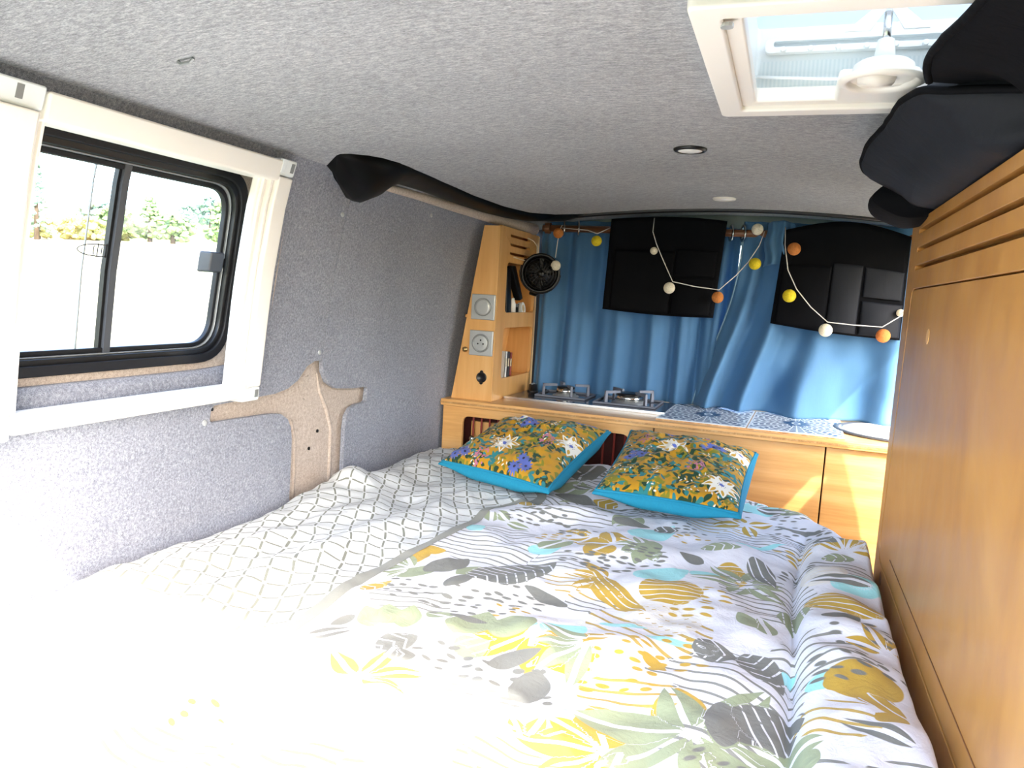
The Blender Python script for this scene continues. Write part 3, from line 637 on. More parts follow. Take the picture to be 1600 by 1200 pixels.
def foldA(u, v, X):
    ph = 2*PI*(6.5*u + .35*np.sin(5*u+1) + .05*np.sin(3*v+7*u)); amp = .012+.010*(1-v)+.008*vnoise(u*7, v*1.5)
    return 2.80 + amp*np.sin(ph) + .006*np.sin(2.3*ph+1) - .012*(1-v)**3 + .02*vnoise(u*5+3, v*2.2)
cA, PA = curtain('curtain', 'left blue curtain hanging behind the gas hob', lambda v: -.893+0*v, lambda v: -.17-.02*(1-v), foldA, lambda u: .285-.02*np.abs(u-.3), lambda u: CT+.004+0*u)
def foldB(u, v, X):
    ph = 2*PI*(5.4*u+.5*np.sin(4*u+.6) + .16*(1-v)*np.sin(6*u)); amp = .026+.016*(1-v)+.016*vnoise(u*6+9, v*2)
    return 2.765 + amp*np.sin(ph)*(.6+.4*np.cos(3*v)) + .006*np.sin(2.1*ph) - .035*(1-v)**4*np.exp(-((u-.35)/.4)**2) + .03*vnoise(u*7+20, v*3+4) + .022*vnoise(u*15+2*v, v*7-3*u)*(1.1-v)
cB, PB = curtain('curtain', 'right blue curtain gathered behind the mandala boards', lambda v: -.29+.14*sstep(0, .9, v)+.015*np.sin(5*v), lambda v: .53+0*v, foldB, lambda u: .292-.012*u, lambda u: CT+.008+.003*np.sin(9*u))
MB().tube([tuple(PB[0, k]+np.array([0, -.002, 0])) for k in range(0, 70, 2)], .003, 6).build('hem', M['hem'], cB, smooth=True)
for (x, p) in ((-.80, cA), (-.745, cA), (-.62, cA), (-.205, cB), (-.165, cB)):
    MB().lathe([(.020, -.0025), (.029, -.0025), (.029, .0025), (.020, .0025)], (x, 2.765, .252), (1,.35,0), 24, closed=True).build('eyelet', M['steel'], p, smooth=True)
# gathered heading of the right curtain over the rod
u = np.linspace(0, 1, 40)[:, None]; v = np.linspace(0, 1, 24)[None, :]
X = -.09+.09*u+.004*np.sin(9*v); Z = .15+.145*v-.01*(2*u-1)**2; Y = 2.735-.014*np.sin(PI*u)**.8+.007*np.sin(2*PI*(2.5*u+.3*v))+.01*(v-.4)**2*5
c = mesh('heading', np.stack([X+0*Z, Y+0*Z, Z+0*X], -1).reshape(-1, 3), grid(40, 24), M['curtain'], cB, smooth=True); c.modifiers.new('s', 'SOLIDIFY').thickness = .003
# ------------------------------------------------------------------ black organisers hung over the curtains
def organiser(lab, quad, pockets, bulge, seedx):
    # quad: TL, TR, BR, BL in (x, z)
    cx = sum(p[0] for p in quad)/4; o = thing('hanging_organiser', lab, 'organiser', (cx, 2.72, min(p[1] for p in quad)), 'black organisers on the curtains')
    def pos(u, v, d):
        tl, tr, br, bl = [np.array(p) for p in quad]
        p = (tl*(1-u)+tr*u)*v + (bl*(1-u)+br*u)*(1-v)
        return np.array([p[0], 2.708 + .010*math.sin(5*u+seedx) + .014*(1-v)*0 - d, p[1] + bulge*math.sin(PI*u)*v**3 - .006*math.sin(PI*u)*(1-v)**3])
    def sheet(name, u0, u1, v0, v1, d0, bl, mat, par, cutc=0):
        nu, nv = 26, 22; V = []
        for i in range(nu):
            for j in range(nv):
                s_, t_ = i/(nu-1), j/(nv-1); uu = u0+(u1-u0)*s_ + cutc*t_; vv = v0+(v1-v0)*t_
                b = bl*(math.sin(PI*s_)**.6)*(.35+.65*math.sin(PI*min(1, t_*.75+.25))) + .003*float(vnoise(np.array(uu*8+seedx), np.array(vv*6)))
                V.append(pos(uu, vv, d0+b))
        m_ = mesh(name, V, grid(nu, nv), mat, par, smooth=True); m_.modifiers.new('s', 'SOLIDIFY').thickness = .0025; return m_
    sheet('back_cloth', 0, 1, 0, 1, 0, 0, M['nylon'], o)
    for (u0, u1, v0, v1, b, mt) in pockets: sheet('pocket', u0, u1, v0, v1, .004, b, M[mt], o)
    return o
organiser('black fabric organiser with pockets hung on the left curtain', [(-.612, .285), (-.215, .285), (-.235, -.040), (-.622, -.032)], [(.06, .60, .02, .66, .014, 'nylon'), (.61, .96, .42, .68, .008, 'nylon'), (.61, .97, .02, .40, .016, 'nylon')], .012, 0)
organiser('black fabric organiser with pockets hung on the right curtain', [(-.03, .262), (.345, .250), (.345, -.075), (-.050, -.046)], [(.03, .42, .02, .63, .012, 'nylon'), (.43, .66, .02, .66, .010, 'nylon_face'), (.68, .98, .38, .65, .010, 'nylon_face'), (.68, .99, .02, .34, .018, 'nylon_face')], .035, 2)
# ------------------------------------------------------------------ cotton-ball string lights
sl2 = thing('string_lights', 'string of orange, yellow and white cotton ball lights draped over the curtains', 'string lights', (-.2, 2.68, -.05))
YB = 2.662
def at(p): return (p[0], p[2] if len(p) > 2 else YB, p[1])
def cord(pts): MB().tube([at(p) for p in pts], .0016, 6).build('cable', M['cord'], sl2, smooth=True)
cord([(-.80, .262, 2.74), (-.795, .245, 2.70), (-.79, .20), (-.795, .14)]); cord([(-.795, .25, 2.72), (-.70, .245, 2.73), (-.648, .228), (-.61, .262, 2.74)])
cord([(-.46, .29, 2.70), (-.455, .24), (-.44, .20), (-.41, .14), (-.375, .075), (-.30, .062), (-.22, .055), (-.17, .105), (-.135, .15), (-.105, .205), (-.095, .255, 2.72)])
cord([(-.03, .27, 2.71), (-.026, .21), (-.01, .13), (.022, .07), (.07, .015), (.125, -.03), (.2, -.034), (.285, -.035), (.33, .0), (.37, .045, 2.70)])
for (x, z, c, r, y) in [(-.79, .226, 'orange', .018, YB), (-.792, .112, 'white', .018, YB), (-.649, .203, 'yellow', .0185, YB), (-.452, .178, 'white', .013, 2.695), (-.384, .053, 'white', .0195, YB-.005), (-.222, .030, 'orange', .0195, YB-.005), (-.113, .145, 'yellow', .0195, YB-.005), (-.118, .262, 'white', .019, 2.72), (.003, .197, 'orange', .0205, YB-.005), (.002, .047, 'yellow', .021, YB-.008), (.121, -.056, 'white', .021, YB-.008), (.289, -.062, 'orange', .0215, YB-.008), (.335, .012, 'white', .012, 2.69)]:
    MB().sphere((x, y, z), r, 20, 14).build('cotton_ball', M['ball_'+c], sl2, smooth=True)

# ------------------------------------------------------------------ bed
bb = thing('bed_base', 'plywood bed platform under the mattress', 'bed base', (-.45, 1.3, -1.1))
bo = [(-1.06, .34), (.20, .34), (.20, 1.72), (.13, 1.95), (.0, 2.09), (-.18, 2.2), (-.3, 2.34), (-1.06, 2.34)]
V, F = plate(bo, [], lambda x, y, w: (x, y, w), -.76, -.74); mesh('platform', V, F, M['plywood'], bb)
for (x0, x1, y0, y1) in ((-1.05, -1.03, .36, 2.33), (.165, .185, .36, 1.7)): MB().box(x0, x1, y0, y1, -1.1, -.76).build('side_board', M['plywood'], bb)
V, F = plate([(x*.985-.004, y*.995) for x, y in bo], [], lambda x, y, w: (x, y, w), -.74, -.54); mt = mesh('mattress', V, F, M['mattress'], bevel=.03, seg=3); tag(mt, 'thick pale mattress lying under the patterned duvet', 'mattress')

def ymax(x): return np.interp(x, [-1.1, -.42, -.3, -.2, -.1, 0, .09, .15, .185, .205], [2.335, 2.335, 2.325, 2.27, 2.215, 2.15, 2.06, 1.96, 1.86, 1.76])
RIDGES = [(-1.0, .62, -.83, 1.75, .045, .020), (-.86, .75, -.70, 1.9, .05, .022), (-.98, 1.55, -.9, 2.25, .06, .028), (-.70, 1.62, -.2, 1.80, .05, .018), (-.55, 1.2, .0, 1.42, .05, .012), (-.35, .95, .0, 1.22, .04, .014), (-.25, 1.5, .05, 1.72, .05, .014), (-.60, 1.75, -.35, 1.72, .05, .016), (-.1, .7, .02, 1.15, .04, .015), (-.62, 1.02, -.1, 1.1, .05, .012), (-1.03, 1.62, -1.0, 1.74, .05, .03), (.0, 1.9, -.4, 1.95, .04, .012)]
def segd(x, y, x0, y0, x1, y1):
    dx, dy = x1-x0, y1-y0; t = np.clip(((x-x0)*dx+(y-y0)*dy)/(dx*dx+dy*dy), 0, 1); return np.hypot(x-x0-t*dx, y-y0-t*dy), t
def H(x, y):
    h = -.515 + .022*vnoise(x*4+1, y*3.2) + .014*vnoise((x+.5*y)*8+3, (y-.3*x)*6) + .007*1.4*vnoise((x+.3*y)*20, (y-.4*x)*13) + .0045*vnoise(x*38+5, y*30) + .016*(.25-np.abs(vnoise((.85*x+.5*y)*9+2, (.85*y-.5*x)*5+8))) + .008*(.25-np.abs(vnoise((.6*x-.8*y)*16+9, (.6*y+.8*x)*9)))
    for (x0, y0, x1, y1, w, a) in RIDGES:
        d, t = segd(x, y, x0, y0, x1, y1); h = h + a*np.exp(-(d/w)**2)*np.sin(PI*np.clip(t, .08, .92))
    # crumple near the pillows
    h = h + .010*np.abs(vnoise((x+y)*9, (y-x)*5+7))*sstep(1.5, 1.9, y)
    # puffed-up rim by the felt wall, roll along the wooden partition with a crease before it
    h = h + .012*np.exp(-((x+1.0)/.05)**2) - .05*sstep(-1.045, -1.085, x)
    xc = .055+.03*sstep(1.2, 1.9, y)-.004*np.sin(9*y)
    roll = sstep(1.83, 1.70, y)
    h = h - .026*np.exp(-np.abs(x-xc)/.009)*sstep(1.95, 1.6, y) + roll*(.004*np.sin(26*y+6*np.sin(5*y)+10*x)+.010*vnoise(x*9, y*16))*sstep(xc, xc+.05, x) + roll*.040*np.sqrt(np.clip(1-((x-(xc+.215)/2)/((.222-xc)/2))**2, 0, 1))
    h = h - .05*sstep(.195, .22, x)*(.35+.65*roll)
    e = ymax(x)-y
    h = h - .015*np.exp(-(e/.05)) + .008*np.exp(-((e-.09)/.05)**2)
    return h
def edge_x(y): return np.interp(y, [.3, .9, 1.3, 1.68, 1.73, 1.78, 1.84, 1.95, 2.34], [-.72, -.672, -.652, -.618, -.59, -.55, -.55, -.59, -.65]) + .006*np.sin(14*y)
DY0 = .335
# ---- print on the duvet: signed distances kept per vertex, thresholded in the material
def fields(x, y):
    A = {k: np.full(x.shape, .05) for k in ('olive', 'grey', 'must', 'turq', 'pale', 'gwave', 'mwave')}
    A['vein'] = np.full(x.shape, .25); A['wphase'] = np.zeros(x.shape)
    R = np.random.default_rng(11)
    wx = x + .02*vnoise(x*9, y*9); wy = y + .02*vnoise(x*9+30, y*9+11)
    def petal(c, px, py, ang, ln, wd, vein=0):
        dx, dy = wx-px, wy-py; ca, sa = math.cos(ang), math.sin(ang); a = dx*ca+dy*sa; b = -dx*sa+dy*ca + .12*np.sin(a*18)*ln*.3
        t = np.clip(a/ln, 0, 1); w = wd*np.sin(PI*t**.75)**.8
        d = np.where((a > 0) & (a < ln), np.abs(b)-w, np.hypot(b, np.where(a < 0, a, a-ln))+.001)
        m = (d < .004) & (d < A[c]); 
        if vein == 1: A['vein'] = np.where(m, b/.05+.5, A['vein'])
        elif vein == 2: A['vein'] = np.where(m, b/.017+.5, A['vein'])
        elif vein == 3: A['vein'] = np.where(m, (a+.6*np.abs(b))/.02, A['vein'])
        else: A['vein'] = np.where(m, .25, A['vein'])
        A[c] = np.minimum(A[c], d)
    def palm(c, px, py, r, a0, a1, n, wd=.022, vein=1):
        for k in range(n):
            an = a0+(a1-a0)*(k/(max(1, n-1)))+R.uniform(-.1, .1); petal(c, px+.012*math.cos(an), py+.012*math.sin(an), an, r*R.uniform(.7, 1.1), wd*R.uniform(.8, 1.25), vein)
    def blob(c, px, py, rx, ry, ang=0, vein=0):
        dx, dy = wx-px, wy-py; ca, sa = math.cos(ang), math.sin(ang); a = dx*ca+dy*sa; b = -dx*sa+dy*ca
        d = (np.hypot(a/rx, b/ry)-1)*min(rx, ry); m = (d < .004) & (d < A[c])
        if vein: A['vein'] = np.where(m, (b/.016 if vein == 2 else a/.02), A['vein'])
        else: A['vein'] = np.where(m, .25, A['vein'])
        A[c] = np.minimum(A[c], d)
    def dots(c, px, py, rx, ry, ang=0, step=.026, s=1.0):
        for i in np.arange(-rx, rx, step):
            for j in np.arange(-ry, ry, step*.8):
                if (i/rx)**2+(j/ry)**2 > 1 or R.random() < .18: continue
                blob(c, px+i+R.uniform(-.006, .006), py+j+R.uniform(-.006, .006), R.uniform(.007, .011)*s, R.uniform(.0035, .0055)*s, ang+R.uniform(-.4, .4))
    def waves(c, px, py, rx, ry, ang, per=.022):
        dx, dy = x-px, y-py; ca, sa = math.cos(ang), math.sin(ang); a = dx*ca+dy*sa; b = -dx*sa+dy*ca
        d = (np.hypot(a/rx, b/ry)-1)*min(rx, ry); m = d < .004
        A['wphase'] = np.where(m & (d < A[c]), (b+.012*np.sin(a*22+px*40)+.02*vnoise(x*8, y*8))/per, A['wphase']); A[c] = np.minimum(A[c], d)
    for m_ in MOTIFS:
        k = m_[0]
        if k == 'palm': palm(*m_[1:])
        elif k == 'leaf': petal(*m_[1:])
        elif k == 'blob': blob(*m_[1:])
        elif k == 'dots': dots(*m_[1:])
        elif k == 'waves': waves(*m_[1:])
    return A
#MOTIFS_BEGIN
MOTIFS = [
 ('waves', 'gwave', -0.243, 1.866, 0.07, 0.05, -0.31, 0.02),
 ('waves', 'gwave', -0.491, 1.839, 0.07, 0.05, -0.38, 0.02),
 ('waves', 'gwave', -0.53, 1.527, 0.07, 0.05, 0.3, 0.02),
 ('waves', 'gwave', -0.168, 1.939, 0.07, 0.05, -0.28, 0.02),
 ('waves', 'mwave', 0.13, 1.997, 0.07, 0.05, -0.3, 0.02),
 ('waves', 'gwave', -0.545, 1.108, 0.07, 0.05, 0.25, 0.02),
 ('waves', 'gwave', -0.349, 0.591, 0.07, 0.05, -0.25, 0.02),
 ('waves', 'mwave', -0.589, 0.613, 0.07, 0.05, 0.08, 0.02),
 ('waves', 'gwave', -0.327, 1.839, 0.07, 0.05, 0.09, 0.02),
 ('waves', 'mwave', -0.514, 0.602, 0.07, 0.05, -0.2, 0.02),
 ('waves', 'gwave', -0.581, 1.992, 0.07, 0.05, 0.16, 0.02),
 ('waves', 'gwave', -0.061, 0.764, 0.07, 0.05, -0.21, 0.02),
 ('waves', 'mwave', -0.437, 0.665, 0.07, 0.05, 0.1, 0.02),
 ('waves', 'mwave', -0.3, 1.306, 0.07, 0.05, 0.18, 0.02),
 ('waves', 'mwave', -0.083, 0.608, 0.07, 0.05, -0.04, 0.02),
 ('waves', 'gwave', -0.58, 1.805, 0.07, 0.05, -0.13, 0.02),
 ('waves', 'gwave', -0.608, 1.89, 0.07, 0.05, -0.09, 0.02),
 ('waves', 'gwave', -0.104, 2.099, 0.07, 0.05, -0.02, 0.02),
 ('waves', 'mwave', -0.237, 0.74, 0.07, 0.05, -0.33, 0.02),
 ('waves', 'gwave', -0.378, 1.398, 0.07, 0.05, -0.07, 0.02),
 ('waves', 'gwave', -0.346, 0.712, 0.07, 0.05, 0.15, 0.02),
 ('waves', 'gwave', -0.378, 1.288, 0.07, 0.05, 0.15, 0.02),
 ('waves', 'gwave', -0.246, 1.23, 0.07, 0.05, -0.3, 0.02),
 ('waves', 'gwave', 0.182, 0.836, 0.07, 0.05, 0.34, 0.02),
 ('waves', 'gwave', -0.109, 2.216, 0.07, 0.05, 0.01, 0.02),
 ('waves', 'mwave', -0.109, 1.822, 0.07, 0.05, -0.36, 0.02),
 ('waves', 'gwave', -0.037, 1.051, 0.11, 0.09, -0.3, 0.022),
 ('waves', 'gwave', -0.547, 1.433, 0.14, 0.1, -0.2, 0.022),
 ('waves', 'gwave', 0.012, 1.406, 0.08, 0.13, 0.3, 0.022),
 ('waves', 'mwave', -0.16, 1.178, 0.1, 0.1, -0.5, 0.03),
 ('waves', 'gwave', 0.091, 1.128, 0.07, 0.09, 0.2, 0.022),
 ('waves', 'gwave', 0.015, 1.737, 0.12, 0.08, -0.1, 0.018),
 ('waves', 'mwave', -0.151, 0.971, 0.07, 0.05, 0.3, 0.025),
 ('waves', 'gwave', -0.465, 2.082, 0.07, 0.12, 0.3, 0.03),
 ('waves', 'gwave', 0.005, 0.856, 0.12, 0.06, -0.4, 0.03),
 ('waves', 'mwave', 0.104, 0.958, 0.05, 0.05, -0.4, 0.03),
 ('waves', 'gwave', 0.138, 1.544, 0.06, 0.08, 0.1, 0.03),
 ('waves', 'gwave', -0.447, 1.69, 0.12, 0.06, 0, 0.02),
 ('leaf', 'turq', -0.302, 1.057, 1.06, 0.082, 0.035, 0),
 ('leaf', 'turq', -0.354, 1.074, 0.09, 0.035, 0.02, 0),
 ('leaf', 'turq', -0.486, 0.93, 0.08, 0.053, 0.02, 0),
 ('leaf', 'turq', -0.223, 0.9, -0.74, 0.072, 0.022, 0),
 ('leaf', 'turq', -0.155, 0.89, 0.61, 0.047, 0.035, 0),
 ('leaf', 'turq', -0.211, 1.375, 0.92, 0.125, 0.04, 0),
 ('leaf', 'turq', -0.276, 1.622, 1.1, 0.156, 0.04, 0),
 ('leaf', 'turq', -0.119, 1.436, 0.82, 0.063, 0.03, 0),
 ('leaf', 'turq', 0.131, 1.419, 0.76, 0.106, 0.035, 0),
 ('leaf', 'turq', 0.073, 1.033, 1.03, 0.076, 0.02, 0),
 ('leaf', 'turq', -0.435, 1.435, 0.96, 0.075, 0.03, 0),
 ('leaf', 'turq', -0.625, 1.538, -0.67, 0.07, 0.018, 0),
 ('leaf', 'turq', -0.054, 1.99, 1.02, 0.16, 0.05, 0),
 ('leaf', 'turq', -0.536, 0.928, -0.17, 0.035, 0.015, 0),
 ('leaf', 'turq', -0.242, 1.153, 0.23, 0.08, 0.012, 0),
 ('leaf', 'turq', -0.166, 1.126, 0.07, 0.085, 0.01, 0),
 ('leaf', 'turq', 0.02, 1.094, 0.84, 0.051, 0.012, 0),
 ('leaf', 'turq', -0.056, 1.648, 0.76, 0.141, 0.012, 0),
 ('leaf', 'turq', -0.188, 2.052, -0.17, 0.077, 0.03, 0),
 ('leaf', 'turq', -0.601, 2.601, -0.82, 0.11, 0.03, 0),
 ('blob', 'pale', -0.147, 1.229, 0.06, 0.08, 0.4, 2),
 ('blob', 'pale', -0.411, 1.233, 0.08, 0.06, 0, 0),
 ('blob', 'pale', 0.113, 1.494, 0.04, 0.06, 0, 2),
 ('leaf', 'must', -0.643, 1.268, 1.2, 0.07, 0.022, 0),
 ('leaf', 'must', -0.64, 1.11, 1.08, 0.066, 0.018, 3),
 ('palm', 'must', -0.296, 1.537, 0.1, 2.0, 4.4, 3, 0.028, 1),
 ('leaf', 'must', -0.303, 1.382, -0.89, 0.198, 0.035, 2),
 ('palm', 'must', -0.263, 1.366, 0.09, 2.4, 4.0, 3, 0.02, 1),
 ('palm', 'must', -0.313, 1.052, 0.11, -0.7, 0.3, 3, 0.022, 1),
 ('palm', 'must', -0.313, 1.052, 0.1, 2.8, 3.9, 3, 0.025, 1),
 ('leaf', 'must', -0.309, 1.042, -1.19, 0.089, 0.02, 1),
 ('palm', 'must', -0.141, 0.829, 0.12, 2.0, 5.4, 6, 0.028, 1),
 ('blob', 'must', -0.144, 1.34, 0.058, 0.055, 0.1, 2),
 ('blob', 'must', -0.054, 1.502, 0.03, 0.055, 0.2, 2),
 ('leaf', 'must', -0.077, 0.919, 1.79, 0.09, 0.035, 0),
 ('blob', 'must', 0.141, 1.349, 0.065, 0.04, -0.3, 2),
 ('blob', 'must', 0.137, 1.064, 0.05, 0.045, 0, 0),
 ('leaf', 'must', 0.126, 1.067, -0.99, 0.104, 0.022, 2),
 ('leaf', 'must', 0.148, 0.978, -0.52, 0.04, 0.02, 0),
 ('leaf', 'must', 0.093, 1.034, 0.93, 0.07, 0.02, 0),
 ('palm', 'must', -0.043, 1.857, 0.07, 0.5, 5.2, 4, 0.02, 1),
 ('leaf', 'must', -0.589, 1.732, 0.88, 0.093, 0.05, 3),
 ('leaf', 'must', -0.156, 1.072, -0.54, 0.047, 0.012, 0),
 ('leaf', 'olive', -0.616, 1.193, 0.99, 0.108, 0.03, 0),
 ('leaf', 'olive', -0.55, 1.008, 2.33, 0.065, 0.022, 0),
 ('leaf', 'olive', -0.531, 1.018, 2.07, 0.068, 0.025, 0),
 ('leaf', 'olive', -0.506, 1.017, 1.85, 0.077, 0.02, 0),
 ('leaf', 'olive', -0.422, 1.021, 1.59, 0.109, 0.035, 0),
 ('leaf', 'olive', -0.401, 0.984, 0.88, 0.053, 0.03, 2),
 ('leaf', 'olive', -0.002, 1.235, 2.13, 0.062, 0.02, 0),
 ('leaf', 'olive', 0.018, 1.219, 1.88, 0.073, 0.02, 1),
 ('leaf', 'olive', 0.03, 2.04, -0.27, 0.079, 0.05, 3),
 ('leaf', 'olive', 0.167, 1.824, -1.35, 0.11, 0.03, 0),
 ('leaf', 'olive', 0.056, 1.365, -1.48, 0.096, 0.03, 2),
 ('leaf', 'olive', -0.514, 1.925, 1.5, 0.131, 0.06, 1),
 ('leaf', 'olive', -0.424, 1.465, 1.19, 0.087, 0.03, 1),
 ('leaf', 'olive', -0.224, 1.601, -1.59, 0.137, 0.03, 0),
 ('leaf', 'olive', -0.285, 1.786, -1.9, 0.116, 0.03, 1),
 ('leaf', 'olive', -0.459, 1.068, 2.7, 0.049, 0.02, 1),
 ('leaf', 'olive', -0.498, 1.315, -1.82, 0.069, 0.02, 0),
 ('leaf', 'olive', 0.086, 0.873, 2.85, 0.028, 0.02, 0),
 ('blob', 'olive', -0.36, 1.079, 0.035, 0.045, 0.3, 0),
 ('palm', 'olive', -0.057, 0.9, 0.15, 0.2, 6.0, 7, 0.032, 1),
 ('palm', 'olive', -0.028, 1.462, 0.09, 0.3, 5.5, 6, 0.02, 1),
 ('palm', 'olive', -0.229, 1.551, 0.08, 2.2, 5.2, 4, 0.02, 1),
 ('palm', 'olive', -0.606, 1.248, 0.08, 2.5, 4.4, 4, 0.018, 1),
 ('leaf', 'grey', -0.571, 1.236, 1.32, 0.122, 0.032, 0),
 ('leaf', 'grey', -0.496, 1.247, 0.87, 0.188, 0.05, 3),
 ('leaf', 'grey', -0.51, 1.18, 1.48, 0.094, 0.015, 0),
 ('leaf', 'grey', -0.048, 0.933, 0.17, 0.054, 0.05, 0),
 ('leaf', 'grey', 0.003, 0.999, -1.09, 0.093, 0.055, 2),
 ('leaf', 'grey', -0.094, 1.126, 0.16, 0.07, 0.03, 3),
 ('leaf', 'grey', -0.017, 1.152, -0.98, 0.106, 0.03, 3),
 ('leaf', 'grey', 0.103, 1.262, 0.68, 0.076, 0.02, 0),
 ('leaf', 'grey', -0.631, 0.94, 0.79, 0.078, 0.018, 1),
 ('leaf', 'grey', -0.517, 0.949, 0.8, 0.069, 0.03, 3),
 ('leaf', 'grey', -0.494, 0.926, 0.46, 0.049, 0.022, 3),
 ('leaf', 'grey', -0.529, 1.916, -0.3, 0.127, 0.04, 0),
 ('leaf', 'grey', -0.344, 0.967, 0.72, 0.079, 0.018, 0),
 ('leaf', 'grey', -0.111, 1.528, 2.86, 0.054, 0.02, 0),
 ('leaf', 'grey', -0.016, 1.602, -1.25, 0.142, 0.025, 2),
 ('leaf', 'grey', 0.086, 2.145, 2.91, 0.092, 0.04, 0),
 ('leaf', 'grey', -0.505, 2.247, -1.61, 0.196, 0.06, 1),
 ('leaf', 'grey', -0.595, 1.026, -2.08, 0.045, 0.012, 0),
 ('leaf', 'grey', -0.47, 1.091, -0.09, 0.069, 0.012, 0),
 ('blob', 'grey', -0.272, 0.939, 0.028, 0.035, 0, 0),
 ('dots', 'grey', -0.498, 1.153, 0.13, 0.06, 0, 0.026),
 ('dots', 'grey', -0.391, 1.21, 0.07, 0.05, 0, 0.026),
 ('dots', 'grey', -0.318, 0.929, 0.08, 0.06, 0, 0.026),
 ('dots', 'must', -0.174, 1.022, 0.06, 0.08, 0.2, 0.026),
 ('dots', 'grey', 0.155, 1.238, 0.06, 0.07, 0.1, 0.026),
 ('dots', 'grey', -0.31, 1.435, 0.08, 0.05, 0, 0.022),
 ('dots', 'grey', -0.227, 1.499, 0.05, 0.06, 0, 0.022),
 ('dots', 'grey', 0.094, 1.879, 0.08, 0.06, 0.5, 0.026),
 ('dots', 'must', -0.104, 1.097, 0.05, 0.06, 0.2, 0.026),
 ('dots', 'grey', -0.45, 0.959, 0.06, 0.05, 0, 0.026),
 ('dots', 'grey', -0.028, 0.84, 0.05, 0.05, 0.5, 0.03),
 ('dots', 'grey', -0.513, 1.651, 0.08, 0.05, 0, 0.026),
 ('dots', 'grey', 0.095, 1.09, 0.04, 0.05, 0, 0.026),
 ('dots', 'must', -0.1, 1.314, 0.06, 0.08, 0, 0.026),
 ('dots', 'grey', -0.292, 1.914, 0.08, 0.1, 0, 0.026),
 ('leaf', 'olive', -0.561, 1.593, -0.07, 0.063, 0.017, 1),
 ('leaf', 'grey', 0.152, 1.728, 3.7, 0.075, 0.025, 1),
 ('leaf', 'grey', -0.125, 0.456, 3.36, 0.099, 0.02, 1),
 ('leaf', 'grey', 0.15, 2.206, 2.97, 0.072, 0.021, 0),
 ('dots', 'grey', -0.36, 0.778, 0.05, 0.04, -0.27, 0.024),
 ('leaf', 'turq', -0.58, 2.275, 3.18, 0.086, 0.024, 0),
 ('leaf', 'grey', -0.02, 2.207, 3.3, 0.072, 0.015, 3),
 ('dots', 'grey', -0.235, 2.118, 0.05, 0.04, -0.26, 0.024),
 ('dots', 'must', -0.161, 1.686, 0.05, 0.04, -0.16, 0.024),
 ('palm', 'must', 0.155, 1.652, 0.08, 0.1, 2.53, 5, 0.016, 1),
 ('dots', 'grey', -0.089, 1.926, 0.05, 0.04, 0.34, 0.024),
 ('dots', 'grey', -0.029, 0.501, 0.05, 0.04, 0.21, 0.024),
 ('leaf', 'olive', -0.472, 1.779, 0.58, 0.057, 0.026, 3),
 ('dots', 'must', -0.461, 0.516, 0.05, 0.04, -0.24, 0.024),
 ('dots', 'grey', -0.333, 2.211, 0.05, 0.04, 0.37, 0.024),
 ('dots', 'must', 0.053, 1.674, 0.05, 0.04, -0.29, 0.024),
 ('palm', 'olive', 0.081, 0.744, 0.07, 3.25, 6.72, 4, 0.016, 1),
 ('leaf', 'olive', 0.142, 0.715, 2.57, 0.097, 0.024, 0),
 ('leaf', 'must', -0.59, 1.357, 3.55, 0.11, 0.02, 0),
 ('dots', 'must', -0.607, 0.683, 0.05, 0.04, -0.38, 0.024),
 ('leaf', 'grey', -0.333, 1.711, 0.38, 0.083, 0.022, 0),
 ('dots', 'must', -0.377, 1.986, 0.05, 0.04, -0.17, 0.024),
 ('dots', 'grey', 0.02, 2.135, 0.05, 0.04, 0.03, 0.024),
 ('leaf', 'olive', -0.268, 0.577, 3.03, 0.063, 0.022, 0),
 ('leaf', 'must', -0.036, 0.699, 2.89, 0.061, 0.024, 0),
 ('dots', 'grey', -0.11, 0.531, 0.05, 0.04, 0.06, 0.024),
 ('dots', 'grey', 0.18, 1.945, 0.05, 0.04, 0.17, 0.024),
 ('palm', 'must', -0.347, 1.585, 0.079, 2.96, 6.07, 4, 0.016, 1),
 ('dots', 'grey', 0.168, 1.12, 0.05, 0.04, -0.32, 0.024),
 ('dots', 'grey', -0.593, 0.824, 0.05, 0.04, -0.06, 0.024),
 ('palm', 'must', -0.241, 0.804, 0.065, 0.18, 2.19, 4, 0.016, 1),
 ('leaf', 'turq', -0.572, 0.49, -0.05, 0.069, 0.019, 0),
 ('dots', 'grey', -0.423, 2.288, 0.05, 0.04, 0.09, 0.024),
 ('dots', 'must', 0.195, 1.316, 0.05, 0.04, 0.09, 0.024),
 ('dots', 'grey', 0.039, 0.62, 0.05, 0.04, 0.23, 0.024),
 ('palm', 'grey', -0.428, 2.165, 0.062, 0.35, 3.31, 5, 0.016, 1),
 ('dots', 'must', -0.385, 1.141, 0.05, 0.04, -0.4, 0.024),
 ('dots', 'grey', -0.502, 1.722, 0.05, 0.04, -0.19, 0.024),
 ('leaf', 'grey', -0.327, 2.041, 0.54, 0.058, 0.016, 1),
 ('dots', 'grey', 0.058, 1.795, 0.05, 0.04, 0.21, 0.024),
 ('dots', 'must', -0.433, 1.553, 0.05, 0.04, -0.02, 0.024),
 ('dots', 'grey', -0.217, 0.453, 0.05, 0.04, -0.37, 0.024),
 ('palm', 'grey', 0.118, 0.819, 0.079, 3.5, 6.6, 4, 0.016, 1),
 ('leaf', 'olive', -0.124, 1.599, 0.38, 0.087, 0.02, 3),
 ('palm', 'olive', -0.163, 0.563, 0.08, 2.72, 5.26, 4, 0.016, 1),
 ('leaf', 'olive', -0.385, 0.501, 3.47, 0.066, 0.023, 0),
 ('palm', 'grey', -0.545, 0.674, 0.072, 2.95, 4.81, 5, 0.016, 1),
